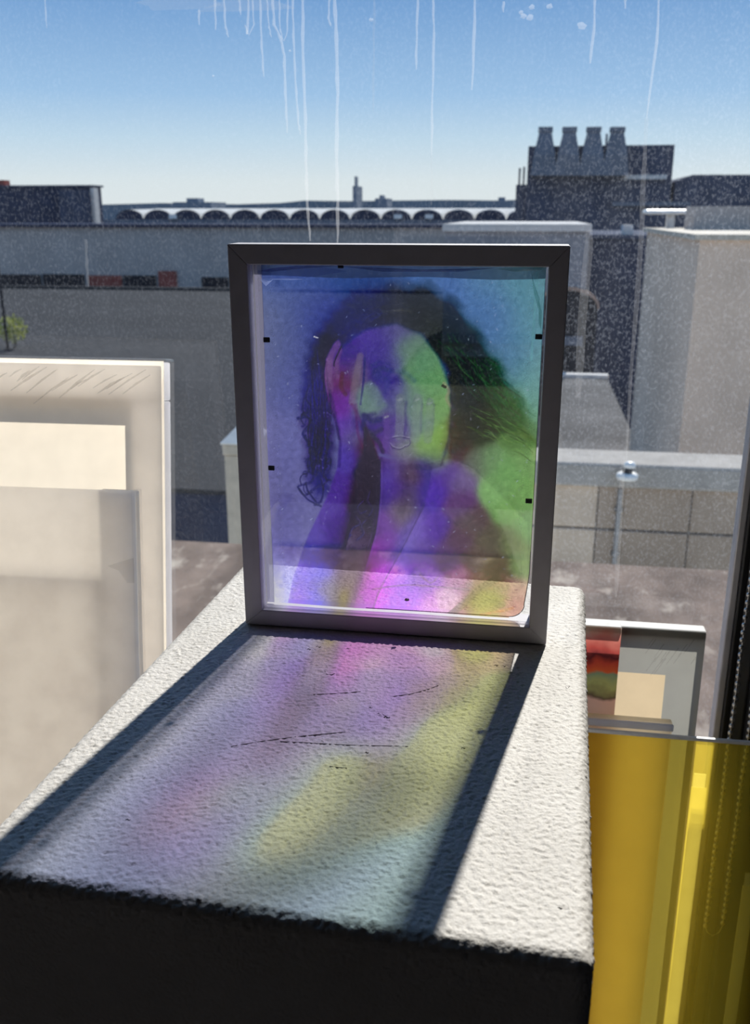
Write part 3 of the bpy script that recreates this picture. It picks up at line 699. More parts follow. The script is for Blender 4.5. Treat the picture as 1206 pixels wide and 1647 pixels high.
# ================================================================== LEANING CANVASES
m_cream = trans_mat('backlit_primed_canvas', (0.94, 0.84, 0.69), 0.78)
m_bar = trans_mat('whitewashed_stretcher_wood', (0.96, 0.95, 0.96), 0.95, tc_=(0.96, 0.955, 0.98))
m_white = trans_mat('white_primed_canvas', (0.97, 0.96, 0.97), 0.85, gloss=0.02)
m_board = trans_mat('shaded_canvas_margin', (0.36, 0.355, 0.325), 0.55)  # margin grey carries the shade of the bars behind the cloth
m_wrap = film_mat('clear_shrink_wrap', 0.03, (0.95, 0.95, 0.95), 0.03, 0.2)
m_crs = film_mat('shrink_wrap_crease', 0.20, (0.72, 0.69, 0.66), 0.04, 0.2)
def sheet(name, x0, x1, z0, z1, y, mat, parent):
    return mesh_obj(name, [(x0, y, z0), (x1, y, z0), (x1, y, z1), (x0, y, z1)], [(0, 1, 2, 3)], mat, parent)
def leaning(name, tr_px, br_px, Yt, yaw=0.0):
    """Empty at the floor under a panel's right edge: top right corner on the ray tr_px at Yt, right edge through br_px; local x runs left(-), z up the panel"""
    P1 = at(*tr_px, Yt); lo_, hi_ = -0.3, 0.4
    # bottom point on ray br_px with the same X
    d = ray(*br_px); tt = (P1.x - CAM.x) / d.x; P2 = CAM + d * tt
    L = (P1 - P2); ang = math.atan2(L.y, L.z)
    ang = max(-0.02, min(0.22, ang))
    H = P1.z / math.cos(ang)
    base_ = P1 - Vector((0, math.sin(ang), math.cos(ang))) * H
    e = empty(name, base_, yaw, -ang)
    e.rotation_mode = 'XYZ'
    return e, H
# large shrink-wrapped canvas: cloth facing the room, bars behind
cv, H = leaning('wrapped_canvas', (270, 577), (272, 1030), 0.70, R(1.6))
tag(cv, 'large shrink-wrapped canvas with a glowing cream centre leaning on the window glass', 'canvas')
CW, TH = 0.78, 0.030
sheet('canvas_cloth', -CW, 0, 0.012, H - 0.003, 0.001, m_cream, cv)
bw = 0.043
box('stretcher_bar', (-CW + 0.001, 0.004, H - 0.050), (-0.002, TH, H - 0.004), m_bar, cv, 0.002)
box('stretcher_bar', (-CW + 0.001, 0.004, 0.013), (-0.002, TH, 0.07), m_bar, cv, 0.002)
box('stretcher_bar', (-bw, 0.004, 0.071), (-0.002, TH, H - 0.051), m_bar, cv, 0.002)
box('stretcher_bar', (-CW + 0.001, 0.004, 0.071), (-CW + bw, TH, H - 0.051), m_bar, cv, 0.002)
wrap = box('shrink_wrap', (-CW - 0.001, -0.0022, 0.012), (0.003, TH + 0.002, H), m_wrap, cv, 0.003, 2)
for k in range(24):
    x0 = -0.012 - 0.012 * k + random.uniform(-0.004, 0.004); L = random.uniform(0.02, 0.06) * (1 if k < 12 else 0.6)
    a = R(random.uniform(28, 40)); z0 = H - 0.012 - random.uniform(0, 0.018)
    tube('wrap_crease', [(x0, -0.0026, z0), (x0 - L * 0.5 * math.cos(a), -0.0030, z0 - L * 0.5 * math.sin(a) + 0.001), (x0 - L * math.cos(a), -0.0026, z0 - L * math.sin(a))],
         [0.0003, random.uniform(0.0009, 0.0018), 0.0003], m_crs, wrap, 5)
# smaller white canvas standing in front of it
c2, H2 = leaning('white_canvas', (224, 790), (229, 1060), 0.615, R(2.2))
tag(c2, 'plain white primed canvas propped in front of the shrink-wrapped canvas', 'canvas')
W2 = 0.66
sheet('canvas_cloth', -W2, 0, 0.0, H2, 0.001, m_white, c2)
mw_bar = trans_mat('white_foam_stretcher', (0.98, 0.97, 0.97), 0.84)
box('stretcher_bar', (-0.045, 0.0035, 0.004), (0, 0.016, H2 - 0.001), mw_bar, c2, 0.002)
box('stretcher_bar', (-W2 + 0.046, 0.0035, 0.004), (-0.046, 0.016, H2 - 0.105), mw_bar, c2, 0.002)
box('wrap_fold', (-0.004, -0.0016, 0.004), (0.002, 0.018, H2), m_wrap, c2, 0.001, 1)
v = [(-0.002, -0.0025, H2 - 0.078), (-0.034, -0.0025, H2 - 0.089), (-0.020, -0.0035, H2 - 0.094), (-0.010, -0.0035, H2 - 0.108), (-0.002, -0.0025, H2 - 0.108)]
mesh_obj('torn_tape', v, [(0, 1, 2, 3, 4)], m_crs, c2)
# canvas at the jamb: one cloth, backlit centre and shaded margin coloured apart
c3, H3 = leaning('grey_canvas', (1137, 1017), (1118, 1187), 0.745, 0.0)
tag(c3, 'grey canvas with its backlit cream centre painted in, leaning against the glass beside the jamb', 'canvas')
W3 = 0.30
m_patch = trans_mat('painted_backlit_centre', (0.72, 0.57, 0.37), 0.62)  # cream colour stands for light coming through the cloth between bars
m_edgew = pm('white_canvas_edge', (0.80, 0.79, 0.77), 0.7, 0.03, 40)
for (xa, xb_, za, zb_) in ((-W3, -0.0005, H3 - 0.062, H3 - 0.001), (-0.044, -0.0005, 0.0, H3 - 0.062), (-W3, -0.112, 0.0, H3 - 0.062), (-0.112, -0.044, 0.0, 0.12)):
    sheet('canvas_cloth', xa, xb_, za, zb_, 0.001, m_board, c3)
box('stretcher_bar', (-W3, 0.0012, H3 - 0.012), (0.0, 0.022, H3), m_edgew, c3, 0.002)
box('stretcher_bar', (-0.006, 0.0012, 0.0), (0.0, 0.022, H3 - 0.0125), m_bar, c3, 0.002)
sheet('backlit_centre', -0.112, -0.044, 0.12, H3 - 0.062, 0.001, m_patch, c3)
for k in range(14):
    x0 = random.uniform(-0.075, -0.008); z0 = H3 - random.uniform(0.008, 0.045); L = random.uniform(0.008, 0.024)
    tube('wrap_crease', [(x0, -0.0004, z0), (x0 - L * 0.55, -0.0007, z0 - L)], [0.0004, 0.0002], m_crs, c3, 4)
# small painted canvas overlapping it
P1 = at(1000, 1010, 0.715)
c4 = empty('painted_canvas', (P1.x, 0.715, 0.0))
tag(c4, 'small canvas painted with red and flesh tones in front of the grey canvas', 'painting')
H4 = P1.z
m_pt, nt, o = new_mat('red_flesh_painting')
def node_band(nt):
    t = N(nt, 'ShaderNodeTexCoord'); s_ = N(nt, 'ShaderNodeSeparateXYZ'); nt.links.new(t.outputs['Object'], s_.inputs[0])
    no = N(nt, 'ShaderNodeTexNoise'); no.inputs['Scale'].default_value = 24; no.inputs['Detail'].default_value = 3
    nt.links.new(t.outputs['Object'], no.inputs['Vector'])
    a = N(nt, 'ShaderNodeMath', operation='MULTIPLY_ADD'); a.inputs[1].default_value = 0.05; nt.links.new(no.outputs['Fac'], a.inputs[0]); nt.links.new(s_.outputs['Z'], a.inputs[2])
    b = N(nt, 'ShaderNodeMapRange'); nt.links.new(a.outputs[0], b.inputs[0])
    b.inputs[1].default_value = H4 - 0.125 + 0.025; b.inputs[2].default_value = H4 + 0.025
    r = N(nt, 'ShaderNodeValToRGB'); nt.links.new(b.outputs[0], r.inputs[0]); return r
r = node_band(nt)
cols = [(0.0, (0.62, 0.42, 0.38)), (0.22, (0.66, 0.42, 0.38)), (0.27, (0.14, 0.10, 0.07)), (0.36, (0.42, 0.44, 0.18)), (0.46, (0.24, 0.33, 0.22)), (0.50, (0.75, 0.14, 0.05)), (0.60, (0.62, 0.08, 0.05)), (0.66, (0.16, 0.03, 0.035)), (0.74, (0.42, 0.07, 0.06)), (0.86, (0.62, 0.20, 0.16)), (0.95, (0.58, 0.40, 0.33)), (1.0, (0.6, 0.48, 0.40))]
els = r.color_ramp.elements; els[0].position = 0; els[0].color = (*cols[0][1], 1); els[1].position = 1; els[1].color = (*cols[-1][1], 1)
for p_, c_ in cols[1:-1]:
    e = els.new(p_); e.color = (*c_, 1)
df = N(nt, 'ShaderNodeBsdfDiffuse'); tl = N(nt, 'ShaderNodeBsdfTranslucent'); mx = N(nt, 'ShaderNodeMixShader'); mx.inputs[0].default_value = 0.55
nt.links.new(r.outputs[0], df.inputs[0]); nt.links.new(r.outputs[0], tl.inputs[0]); nt.links.new(df.outputs[0], mx.inputs[1]); nt.links.new(tl.outputs[0], mx.inputs[2]); nt.links.new(mx.outputs[0], o.inputs[0])
sheet('painted_cloth', -0.20, 0, 0.0, H4 - 0.0005, 0.001, m_pt, c4)
box('stretcher_bar', (-0.20, 0.0012, H4 - 0.008), (0, 0.016, H4), m_edgew, c4, 0.001, 1)
# flat grey board whose upper edge shows above the yellow sheet
P1 = at(1082, 1164, 0.699)
c5 = empty('grey_board', (P1.x, 0.699, 0.0))
tag(c5, 'grey backing board standing between the painted canvas and the yellow sheet', 'board')
m_gb = trans_mat('grey_board', (0.96, 0.94, 0.90), 0.93)
box('board_sheet', (-0.17, 0, 0.0), (0, 0.012, P1.z), m_gb, c5, 0.002)
box('board_lip', (-0.17, -0.004, P1.z - 0.010), (0.001, -0.0002, P1.z), trans_mat('pale_board_lip', (0.74, 0.78, 0.90), 0.6), c5, 0.0015, 1)
# yellow acrylic sheet
P1 = at(955, 1179, 0.683)
ys = empty('yellow_acrylic_sheet', (0.36, 0.667, 0.0), 0.0, -R(1.3))
tag(ys, 'yellow translucent acrylic sheet standing beside the plinth with a bright cut edge', 'acrylic sheet')
HY = P1.z / math.cos(R(1.3))
m_yel, nt, o = new_mat('yellow_acrylic')
tr = N(nt, 'ShaderNodeBsdfTransparent'); tr.inputs[0].default_value = (0.97, 0.90, 0.42, 1)
tl = N(nt, 'ShaderNodeBsdfTranslucent'); tl.inputs[0].default_value = (0.92, 0.76, 0.16, 1)
mx = N(nt, 'ShaderNodeMixShader'); mx.inputs[0].default_value = 0.25
nt.links.new(tr.outputs[0], mx.inputs[1]); nt.links.new(tl.outputs[0], mx.inputs[2])
gl = N(nt, 'ShaderNodeBsdfGlossy'); gl.inputs['Roughness'].default_value = 0.03
m2 = N(nt, 'ShaderNodeMixShader'); nt.links.new(schlick(nt, 0.04, 0.9), m2.inputs[0]); nt.links.new(mx.outputs[0], m2.inputs[1]); nt.links.new(gl.outputs[0], m2.inputs[2])
nt.links.new(m2.outputs[0], o.inputs[0])
box('sheet', (-0.46, 0.0, 0.0), (0, 0.005, HY - 0.0005), m_yel, ys)
box('cut_edge', (-0.46, -0.0005, HY - 0.0003), (0, 0.0055, HY + 0.004), pm('frosted_cut_edge', (0.72, 0.73, 0.74), 0.3, 0.08, 60), ys, 0.001, 1)
m_bat = trans_mat('stand_in_strip_cream', (0.95, 0.92, 0.80), 0.80)  # strips added in place of the bright light showing through the sheet
for (x, y, x2, y2, Y_, wd, lab) in [(1127, 1245, 1092, 1647, 0.722, 0.019, 'added cream strip standing in for a sunlit gap behind the yellow sheet, next to the grey board'), (1208, 1405, 1191, 1647, 0.6975, 0.016, 'added cream strip standing in for a bright band of light behind the yellow sheet, next to the window jamb')]:
    A = at(x, y, Y_)
    st_ = empty('bright_strip_stand_in', (A.x, Y_, 0.0)); tag(st_, lab, 'stand-in strip')
    bm = bmesh.new(); bm_box(bm, (-wd / 2, 0, 0.0), (wd / 2, 0.002, A.z - 0.02), 0.0003, 1)
    bm_obj('strip', bm, m_bat, st_)
    box('strip_end', (-wd / 2 + 0.001, -0.0006, A.z - 0.0195), (wd / 2 - 0.003, 0.001, A.z), film_mat('clear_strip_end', 0.4), st_)
# blind chain
m_bead = pm('steel_bead', (0.62, 0.60, 0.58), 0.3, 0.05, 50, metal=0.8)
cA = at(1190, 1062, 0.705)
ch = empty('blind_chain', (cA.x, 0.705, 0.44)); tag(ch, 'steel bead chain of a roller blind hanging by the dark window jamb', 'blind chain')
bm = bmesh.new(); bmesh.ops.create_icosphere(bm, subdivisions=2, radius=0.0030)
first = bm_obj('bead', bm, m_bead, ch, smooth=True); first.location = (0, 0, 0)
for k in range(1, 76):
    o_ = first.copy(); COL.objects.link(o_); o_.parent = ch; o_.location = (0.0006 * math.sin(k * 0.4), 0, 0.0096 * k)
for k in range(0, 76):
    o_ = first.copy(); COL.objects.link(o_); o_.parent = ch; o_.location = (0.022 + 0.0006 * math.sin(k * 0.5), 0.004, 0.0096 * k + 0.004)
tube('cord', [(0, 0, 2.25), (0, 0, 0), (0.003, 0.001, -0.010), (0.011, 0.002, -0.016), (0.019, 0.003, -0.010), (0.022, 0.004, 0), (0.022, 0.004, 2.25)], 0.0007, m_bead, ch, 5)

# ================================================================== OUTSIDE: terrace
ET = 3.26
m_ter, nt, o = new_mat('stained_terrace_asphalt')
p = N(nt, 'ShaderNodeBsdfPrincipled'); nt.links.new(p.outputs[0], o.inputs[0]); p.inputs['Roughness'].default_value = 0.95; p.inputs['Specular IOR Level'].default_value = 0.05
c1, _ = noise_col(nt, (0.14, 0.108, 0.092), (0.26, 0.20, 0.168), 5, 6, 0.36, 0.62, (1, 0.55, 1))
c2, f2 = noise_col(nt, (0, 0, 0), (1, 1, 1), 7.5, 6, 0.56, 0.70, (1, 0.5, 1))
mxr = N(nt, 'ShaderNodeMix', data_type='RGBA'); nt.links.new(c2, mxr.inputs[0]); nt.links.new(c1, mxr.inputs[6]); mxr.inputs[7].default_value = (0.52, 0.45, 0.38, 1)
nt.links.new(mxr.outputs[2], p.inputs['Base Color'])
ter = struct(box('terrace_floor', (-9, G + 0.13, -0.4), (6, ET, -0.004), m_ter))
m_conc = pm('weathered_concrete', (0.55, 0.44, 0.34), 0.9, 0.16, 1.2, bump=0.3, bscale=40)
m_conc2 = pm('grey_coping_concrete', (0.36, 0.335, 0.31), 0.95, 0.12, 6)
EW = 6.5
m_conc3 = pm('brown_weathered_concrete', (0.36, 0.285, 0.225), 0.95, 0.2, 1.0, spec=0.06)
pw = empty('parapet_wall', (1.6, EW, -4)); tag(pw, 'concrete slab wall with grey coping facing the terrace, lamp on top', 'wall')
def loc_box(par, name, lo, hi, mat, bev=0.0):
    L = par.location
    return box(name, [lo[i] - L[i] for i in range(3)], [hi[i] - L[i] for i in range(3)], mat, par, bev)
zc0 = at(990, 782, EW).z; zc1 = at(990, 744, EW).z; zm = at(990, 852, EW).z
x_edges = [at(852, 850, EW).x, at(884, 850, EW).x, at(958, 850, EW).x, at(1108, 850, EW).x, at(1240, 850, EW).x, at(1400, 850, EW).x]
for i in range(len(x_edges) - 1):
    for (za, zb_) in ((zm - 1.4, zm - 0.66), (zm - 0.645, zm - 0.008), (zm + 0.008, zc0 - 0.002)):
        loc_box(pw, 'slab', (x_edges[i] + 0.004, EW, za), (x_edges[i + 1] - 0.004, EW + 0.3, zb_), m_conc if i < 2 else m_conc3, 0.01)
loc_box(pw, 'wall_core', (x_edges[0], EW + 0.03, -4), (x_edges[-1], EW + 0.28, zc0 - 0.004), m_conc2)
loc_box(pw, 'coping', (x_edges[0] - 0.02, EW - 0.05, zc0), (x_edges[-1], EW + 0.4, zc1), m_conc2, 0.02)
# roof lamp on the coping with its conduit
lp_ = at(1008, 771, EW - 0.14)
lamp = empty('bulkhead_lamp', (lp_.x, EW - 0.14, lp_.z)); tag(lamp, 'small white two-tier bulkhead lamp bracketed to the coping of the slab wall', 'lamp')
m_lw = pm('white_enamel', (0.85, 0.84, 0.82), 0.3, 0.03, 20)
lathe('base_disc', [(0.02, -0.001), (0.065, 0.0), (0.078, 0.012), (0.078, 0.035), (0.065, 0.048), (0.03, 0.05)], (0, 0, 0.0), m_lw, lamp, 24)
box('bracket', (-0.025, 0.05, 0.008), (0.025, 0.092, 0.04), m_dgrey, lamp)
lathe('neck', [(0.035, 0.05), (0.035, 0.085)], (0, 0, 0), m_black, lamp, 16)
lathe('cap', [(0.02, 0.085), (0.042, 0.09), (0.044, 0.11), (0.032, 0.128), (0.01, 0.132)], (0.012, 0, 0), m_lw, lamp, 20)
cdt = empty('conduit', (at(992, 850, EW).x, EW - 0.02, zm - 1.4)); tag(cdt, 'thin grey conduit running down the slab wall below the lamp', 'pipe')
tube('pipe', [(0, 0, 0.0), (0, 0, zc0 - zm + 1.39)], 0.018, m_conc2, cdt, 8)
for z_ in (0.7, 1.2, 1.55):
    box('clip', (-0.03, -0.004, z_), (0.03, 0.016, z_ + 0.03), m_dgrey, cdt)
# stone post at the terrace edge
EP = 6.5
pa = at(358, 760, EP); zt = at(358, 714, EP).z; ZP = -3.0
post = empty('stone_post', (pa.x + 0.13, EP, ZP)); tag(post, 'pale stone pier with a white pyramid cap beyond the terrace edge', 'pier')
post.scale = (0.62, 1.2, 1.0); zt -= ZP
m_stone = pm('pale_limestone', (0.50, 0.44, 0.36), 0.8, 0.12, 8)
box('shaft', (-0.18, 0, 0), (0.18, 0.36, zt - 0.09), m_stone, post, 0.01)
box('necking', (-0.195, -0.012, zt - 0.0895), (0.195, 0.372, zt), m_stone, post, 0.012)
bm = bmesh.new()
b4 = [bm.verts.new(q) for q in ((-0.21, -0.02, zt + 0.0005), (0.21, -0.02, zt + 0.0005), (0.21, 0.38, zt + 0.0005), (-0.21, 0.38, zt + 0.0005))]
u4 = [bm.verts.new((q.co.x, q.co.y, zt + 0.012)) for q in b4]; ap = bm.verts.new((0, 0.18, zt + 0.16))
bm.faces.new(b4[::-1])
for k in range(4):
    bm.faces.new((b4[k], b4[(k + 1) % 4], u4[(k + 1) % 4], u4[k])); bm.faces.new((u4[k], u4[(k + 1) % 4], ap))
bm_obj('cap', bm, pm('white_cap_stone', (0.72, 0.70, 0.66), 0.7, 0.06, 10), post)

# ================================================================== OUTSIDE: city
ZG = -16.0
m_grd = pm('street_ground', (0.10, 0.10, 0.10), 0.95, 0.2, 0.05, spec=0.06)
struct(box('ground', (-900, 4.5, ZG - 1), (900, 1600, ZG), m_grd))
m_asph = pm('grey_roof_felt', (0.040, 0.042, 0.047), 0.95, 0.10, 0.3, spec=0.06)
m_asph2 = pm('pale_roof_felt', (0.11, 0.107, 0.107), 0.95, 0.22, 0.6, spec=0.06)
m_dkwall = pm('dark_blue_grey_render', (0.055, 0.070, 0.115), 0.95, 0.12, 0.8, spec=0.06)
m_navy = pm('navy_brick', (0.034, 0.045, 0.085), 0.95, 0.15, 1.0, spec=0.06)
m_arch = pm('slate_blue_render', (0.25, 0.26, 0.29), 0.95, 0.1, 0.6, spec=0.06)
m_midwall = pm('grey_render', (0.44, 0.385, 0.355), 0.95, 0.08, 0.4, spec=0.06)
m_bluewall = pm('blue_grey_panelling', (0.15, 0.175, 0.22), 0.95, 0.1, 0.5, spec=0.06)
m_beige = pm('beige_stone_face', (0.74, 0.57, 0.45), 0.95, 0.12, 0.8, spec=0.06)
m_sill = pm('pale_roof_edging', (0.62, 0.60, 0.58), 0.95, 0.06, 1, spec=0.06)
m_winp = pm('dark_window_pane', (0.02, 0.022, 0.03), 0.95, 0.1, 2, spec=0.06)
m_red = pm('red_brick_panel', (0.30, 0.075, 0.06), 0.95, 0.15, 1.5, spec=0.06)
m_white_ext = pm('white_shell_roof', (0.55, 0.55, 0.54), 0.95, 0.04, 0.3, spec=0.06)
def building(name, label, xl, xr, yt, Y0, depth, mat, zb=ZG, cat='building', part='walls'):
    A, B = at(xl, yt, Y0), at(xr, yt, Y0)
    e = empty(name, ((A.x + B.x) / 2, Y0, zb)); tag(e, label, cat)
    zt_ = (A.z + B.z) / 2
    loc_box(e, part, (A.x, Y0, zb), (B.x, Y0 + depth, zt_), mat)
    return e, A.x, B.x, zt_
# flat-roofed neighbour on the left
zr = -2.0
yn = atz(330, 786, zr).y; yf = atz(200, 465, zr).y
e = empty('flat_roof_building', (-12, yn, ZG)); tag(e, 'low building with a broad grey flat roof just below the terrace', 'building')
xr_ = 0.0
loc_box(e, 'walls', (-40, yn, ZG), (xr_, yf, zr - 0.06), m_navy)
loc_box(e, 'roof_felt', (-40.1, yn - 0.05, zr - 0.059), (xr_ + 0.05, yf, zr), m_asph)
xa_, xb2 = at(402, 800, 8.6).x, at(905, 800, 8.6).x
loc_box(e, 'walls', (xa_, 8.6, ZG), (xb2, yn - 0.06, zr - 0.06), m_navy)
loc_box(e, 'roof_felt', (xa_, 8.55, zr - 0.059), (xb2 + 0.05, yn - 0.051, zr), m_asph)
loc_box(e, 'roof_kerb', (-40.1, yf - 0.4, zr + 0.001), (xr_, yf, zr + 0.12), m_asph)
# pale roof with a white rim to the right
yn2 = atz(1035, 740, zr).y; yf2 = atz(1013, 607, zr).y
xb = atz(1035, 738, zr).x
e = empty('pale_roof_building', (xb - 1.2, yn2, ZG)); tag(e, 'low block with a pale felt roof and white rim behind the terrace lamp', 'building')
xl_ = atz(895, 738, zr).x
loc_box(e, 'walls', (xl_, yn2, ZG), (xb, yf2, zr - 0.06), m_midwall)
loc_box(e, 'roof_felt', (xl_, yn2, zr - 0.059), (xb, yf2, zr), m_asph2)
loc_box(e, 'roof_rim', (xl_, yf2 - 0.25, zr + 0.001), (xb + 0.02, yf2, zr + 0.07), m_sill)
# arched facade behind that roof
YF = yf2 + 2.5
e, ax, bx, zt_ = building('arched_building', 'dark shaded building with an arched recess and pale roof edge', 715, 948, 372, YF, 8, m_arch)
loc_box(e, 'roof_edge', (ax - 0.05, YF - 0.08, zt_ + 0.001), (bx + 0.05, YF + 8, zt_ + 0.16), m_sill)
A = at(905, 472, YF)
rad = (at(962, 480, YF).x - at(862, 480, YF).x) / 2; cx_ = (at(962, 480, YF).x + at(862, 480, YF).x) / 2; zs = at(912, 497, YF).z; hgt = at(912, 466, YF).z - zs
arc = [(cx_ + rad * math.cos(a), zs + hgt * math.sin(a)) for a in [math.pi * k / 12 for k in range(13)]]
zbtm = at(912, 604, YF).z - 1
poly = arc + [(cx_ - rad, zbtm), (cx_ + rad, zbtm)]
o_ = prism('arch_recess', [(x - e.location.x, z - e.location.z) for x, z in poly], -0.06, -0.01, m_winp, e)
for k in range(12):
    (x0, z0), (x1, z1) = arc[k], arc[k + 1]
    dx, dz = (x0 - cx_) * 0.05, (z0 - zs) * 0.07
    dx2, dz2 = (x1 - cx_) * 0.05, (z1 - zs) * 0.07
    prism('arch_stone', [(q[0] - e.location.x, q[1] - e.location.z) for q in ((x0, z0), (x1, z1), (x1 + dx2, z1 + dz2 + 0.05), (x0 + dx, z0 + dz + 0.05))], -0.14, -0.005, pm('brown_arch_stone', (0.34, 0.25, 0.20), 0.8) if k == 0 else bpy.data.materials['brown_arch_stone'], e)
zb_ = at(912, 547, YF).z
loc_box(e, 'string_course', (ax, YF - 0.2, zb_ - 0.10), (bx, YF - 0.065, zb_ + 0.10), m_bluewall)
# navy block right of it
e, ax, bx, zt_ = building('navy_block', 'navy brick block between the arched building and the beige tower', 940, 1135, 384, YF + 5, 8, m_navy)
loc_box(e, 'roof_edge', (ax, YF + 4.9, zt_ + 0.001), (bx, YF + 13, zt_ + 0.1), m_dkwall)
q0, q1 = at(1003, 376, YF + 5), at(1020, 362, YF + 5)
loc_box(e, 'roof_vent', (q0.x, YF + 5.2, zt_ + 0.101), (q1.x, YF + 6, q1.z), m_sill)
# beige stone block on the right, near
YH = 9.0
fx = at(1122, 420, YH).x
d = ray(1042, 360); yb = CAM.y + d.y * (fx - CAM.x) / d.x
zt_ = at(1122, 386, YH).z
e = empty('beige_tower', (fx + 1.5, YH, ZG)); tag(e, 'tall beige stone block with a white roof rail, close beyond the terrace wall', 'building')
loc_box(e, 'walls', (fx, YH, ZG), (fx + 6, yb, zt_), m_beige)
loc_box(e, 'roof_edge', (fx - 0.05, YH - 0.05, zt_ + 0.001), (fx + 6, yb + 0.05, zt_ + 0.05), m_stone)
zr1 = at(1100, 345, yb).z; zr0 = at(1100, 337, yb).z
loc_box(e, 'roof_rail', (fx - 0.1, yb - 0.4, zr1), (fx + 6, yb - 0.1, zr0), m_lw, 0.03)
q = at(1150, 335, yb - 0.6)
for k in range(4):
    loc_box(e, 'rail_post', (fx + 0.2 + k * 1.6, yb - 0.3, zt_ + 0.051), (fx + 0.3 + k * 1.6, yb - 0.2, zr1), m_sill)
loc_box(e, 'roof_unit', (q.x - 0.4, yb - 1.6, zt_ + 0.051), (q.x + 0.5, yb - 0.9, at(1150, 332, yb - 1.2).z), m_midwall)
# long low annexe on the left with a dark window band
YA = 60.0
e, ax, bx, zt_ = building('annexe', 'long grey annexe with a dark ribbon of windows and red brick panels', -60, 720, 366, YA, 6, m_midwall)
for (xl, xr, ya, yb_, mt) in [(-40, 66, 441, 470, m_winp), (68, 136, 441, 470, m_winp), (142, 196, 443, 462, m_red), (198, 250, 443, 462, m_winp), (254, 284, 436, 462, m_red), (324, 366, 446, 462, m_winp), (370, 450, 446, 462, m_winp)]:
    A, B = at(xl, ya, YA - 0.2), at(xr, yb_, YA - 0.2)
    loc_box(e, 'window' if mt is m_winp else 'brick_panel', (A.x, YA - 0.2, B.z), (B.x, YA - 0.01, A.z), mt)
loc_box(e, 'roof_edge', (ax, YA - 0.25, zt_ + 0.001), (bx, YA + 6, zt_ + 0.2), m_navy)
# hall with a row of shell roofs
YS = 120.0
X0, X1 = at(186, 352, YS).x, at(866, 352, YS).x; zv = at(500, 353, YS).z; zcr = at(500, 337.0, YS).z; YSB = YS + 14; zbk = at(500, 335.2, YSB).z
e = empty('shell_roof_hall', ((X0 + X1) / 2, YS, ZG)); tag(e, 'long low hall roofed by a row of white arched shells', 'building')
loc_box(e, 'walls', (X0 - 14, YS, ZG), (X1 + 6, YSB, zv - 1.2), m_midwall)
loc_box(e, 'glazed_band', (X0 - 2, YS - 0.3, zv - 1.19), (X1 + 2, YS + 0.6, zv - 0.02), m_bluewall)
NS = 14; wS = (X1 - X0) / NS
def arch_z(u): return zv + (zcr - zv) * math.sqrt(max(0, 1 - (2 * u - 1) ** 2))
nu = 12; vv, ff = [], []
for j in range(3):
    for i in range(nu + 1):
        u_ = i / nu; t_ = j / 2
        vv.append((u_ * wS, t_ * (YSB - YS) , (arch_z(u_) * (1 - t_) + zbk * t_) - ZG))
for j in range(2):
    for i in range(nu):
        b_ = j * (nu + 1) + i; ff.append((b_, b_ + 1, b_ + nu + 2, b_ + nu + 1))
sh0 = None; ln0 = None
for k in range(NS):
    if sh0 is None:
        sh0 = mesh_obj('roof_shell', vv, ff, m_white_ext, e)
        poly = [(i / nu * wS, arch_z(i / nu) - ZG - 0.1) for i in range(nu + 1)]
        ln0 = prism('lunette', [(0.02, zv - ZG - 0.02)] + poly[1:-1] + [(wS - 0.02, zv - ZG - 0.02)], -0.25, 0.4, m_navy, e)
        a_, b_ = sh0, ln0
    else:
        a_ = sh0.copy(); b_ = ln0.copy(); COL.objects.link(a_); COL.objects.link(b_); a_.parent = e; b_.parent = e
    a_.location = b_.location = (X0 + k * wS - e.location.x, 0, 0)
for xq in (640, 690, 278):
    A = at(xq, 349, YS - 0.5); box('roof_lamp', (A.x - e.location.x - 0.5, -0.6, A.z - ZG - 0.2), (A.x - e.location.x + 0.5, -0.31, A.z - ZG + 0.3), m_lw, e)
# dark block at the left end
e, ax, bx, zt_ = building('dark_block', 'dark windowless block with a small red chimney beside the shell roofed hall', -60, 145, 301, 95, 2.5, m_navy)
loc_box(e, 'roof_edge', (ax, 94.8, zt_ + 0.001), (bx + 0.3, 97.5, zt_ + 0.18), m_dkwall)
A = at(100, 340, 94); loc_box(e, 'side_bay', (A.x, 93.5, ZG), (bx, 94.99, at(100, 306, 94).z), m_dkwall)
loc_box(e, 'corner_trim', (bx + 0.01, 94.9, ZG), (bx + 0.35, 96, zt_ - 0.1), m_sill)
q = at(14, 290, 97)
loc_box(e, 'chimney', (q.x - 1.6, 96, zt_ + 0.181), (q.x, 97.2, q.z), m_red)
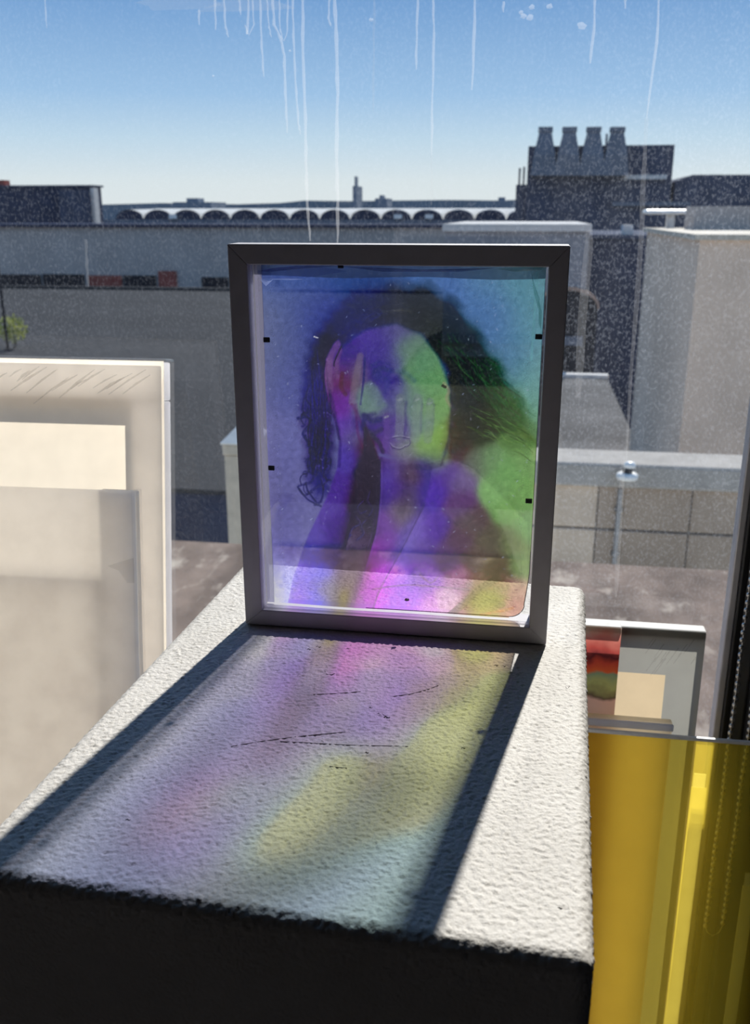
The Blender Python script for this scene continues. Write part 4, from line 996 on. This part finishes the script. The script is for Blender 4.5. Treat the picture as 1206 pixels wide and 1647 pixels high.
# plant building with four stacks
YC = 80.0
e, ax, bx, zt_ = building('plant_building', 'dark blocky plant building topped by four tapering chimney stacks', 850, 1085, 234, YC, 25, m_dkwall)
def pbox(name, xl, xr, ya, yb_, y0, y1, mat):
    A, B = at(xl, ya, YC + y0), at(xr, yb_, YC + y0); loc_box(e, name, (A.x, YC + y0, B.z), (B.x, YC + y1, A.z), mat)
pbox('side_wing', 830, 849.5, 297, 420, 0.5, 12, m_dkwall)
A, B, C_, D = at(1085.5, 292, YC + 0.5), at(1115, 281, YC + 0.5), at(1260, 281, YC + 0.5), at(1260, 420, YC + 0.5)
prism('rear_wing', [(q.x - e.location.x, q.z - ZG) for q in (A, B, C_, D)] + [(A.x - e.location.x, D.z - ZG)], 0.5, 15, m_dkwall, e)
for xq in (877.5, 916, 955, 993):
    A, B = at(xq, 205, YC - 0.8), at(xq, 283, YC - 0.8); w0, w1 = 0.47, 1.0
    bm = bmesh.new(); prev = None
    L = e.location
    for (z_, hw) in ((B.z, w1), (at(xq, 250, YC - 0.8).z, 0.82), (A.z - 0.35, w0), (A.z - 0.35, w0 + 0.08), (A.z, w0 + 0.08)):
        ring = [bm.verts.new((A.x + sx_ * hw - L.x, -0.9 + sy_ * min(hw, 0.85), z_ - L.z)) for sx_, sy_ in ((-1, -1), (1, -1), (1, 1), (-1, 1))]
        if prev:
            for k in range(4): bm.faces.new((prev[k], prev[(k + 1) % 4], ring[(k + 1) % 4], ring[k]))
        else: bm.faces.new(ring[::-1])
        prev = ring
    bm.faces.new(prev)
    bm_obj('chimney_stack', bm, m_bluewall, e)
pbox('pale_ledge', 1003, 1072, 281.5, 288, -0.5, -0.02, m_sill)
pbox('pale_ledge', 985, 1110, 325, 331, -0.6, -0.02, m_bluewall)
for xq, yq in ((836, 270), (843, 268), (976, 215)):
    A = at(xq, yq, YC + 3); B = at(xq, 297 if xq < 900 else 234, YC + 3)
    loc_box(e, 'mast', (A.x - 0.08, YC + 3, B.z), (A.x + 0.08, YC + 3.15, A.z), m_dkwall)
# far hills and skyline
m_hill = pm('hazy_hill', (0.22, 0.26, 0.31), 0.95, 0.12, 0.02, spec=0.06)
YHL = 600.0
prof = [(-2500, 333), (-900, 331), (-300, 333), (-100, 332), (60, 333), (150, 334), (260, 331), (380, 333), (450, 331), (490, 327), (560, 328), (640, 327), (720, 326), (800, 327), (860, 325), (1000, 326), (1200, 327), (1500, 330), (2300, 328), (3600, 332)]
poly = [(at(x, y - 4.5, YHL).x, at(x, y - 4.5, YHL).z) for x, y in prof] + [(at(3600, 400, YHL).x, ZG), (at(-2500, 400, YHL).x, ZG)]
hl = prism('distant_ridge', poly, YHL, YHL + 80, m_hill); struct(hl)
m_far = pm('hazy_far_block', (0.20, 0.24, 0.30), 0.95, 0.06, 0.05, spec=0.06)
for nm, lab, xl, xr, yt, Y_ in [('far_block', 'wide flat-topped block on the skyline behind the shell roofs', 278, 340, 325, 300),
                           ('far_tower', 'thin tall tower rising alone on the skyline', 567, 573, 299, 420),
                           ('far_block', 'small square tower block on the skyline, next to the thin tower', 603, 622, 319, 380),
                           ('far_block', 'low grey block on the skyline beside the plant building', 790, 826, 323, 350)]:
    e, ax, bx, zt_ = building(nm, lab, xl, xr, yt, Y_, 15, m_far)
    loc_box(e, 'roof_plant', (ax + (bx - ax) * 0.3, Y_ + 2, zt_ + 0.001), (ax + (bx - ax) * 0.6, Y_ + 8, zt_ + (1.2 if xr - xl > 10 else 4)), m_far)
# shrub at the far left, on the flat roof
A = atz(24, 560, zr)
e = empty('roof_shrub', (A.x, A.y, zr)); tag(e, 'yellow-green shrub growing at the edge of the flat grey roof', 'shrub')
m_leaf = trans_mat('yellow_green_leaves', (0.30, 0.33, 0.10), 0.5, 0.25, 3)  # yellow-green is the leaves' own colour
tube('stem', [(0, 0, 0), (0.03, 0.02, 0.25), (-0.02, 0.03, 0.6)], [0.03, 0.025, 0.012], pm('shrub_bark', (0.09, 0.07, 0.05)), e, 6)
bm = bmesh.new()
for k in range(420):
    while True:
        c = Vector((random.uniform(-1, 1), random.uniform(-1, 1), random.uniform(-1, 1)))
        if c.length < 1: break
    c = Vector((c.x * 0.38, c.y * 0.36, 0.50 + c.z * 0.36)); s_ = random.uniform(0.03, 0.06)
    a = Vector((random.gauss(0, 1), random.gauss(0, 1), random.gauss(0, 1))).normalized(); b = a.orthogonal().normalized()
    vs4 = [bm.verts.new(c + a * s_), bm.verts.new(c + b * s_ * 0.5), bm.verts.new(c - a * s_), bm.verts.new(c - b * s_ * 0.5)]
    bm.faces.new(vs4)
lf = bm_obj('foliage', bm, m_leaf, e); lf['kind'] = 'stuff'
pl = at(3, 480, A.y - 0.5)
e = empty('roof_pole', (pl.x, A.y - 0.5, zr)); tag(e, 'slim dark pole standing beside the shrub on the flat roof', 'pole')
tube('shaft', [(0, 0, 0), (0, 0, at(3, 402, A.y - 0.5).z - zr)], 0.035, m_winp, e, 8)
lathe('foot', [(0.09, 0.0), (0.09, 0.02), (0.05, 0.05)], (0, 0, 0), m_winp, e, 12)
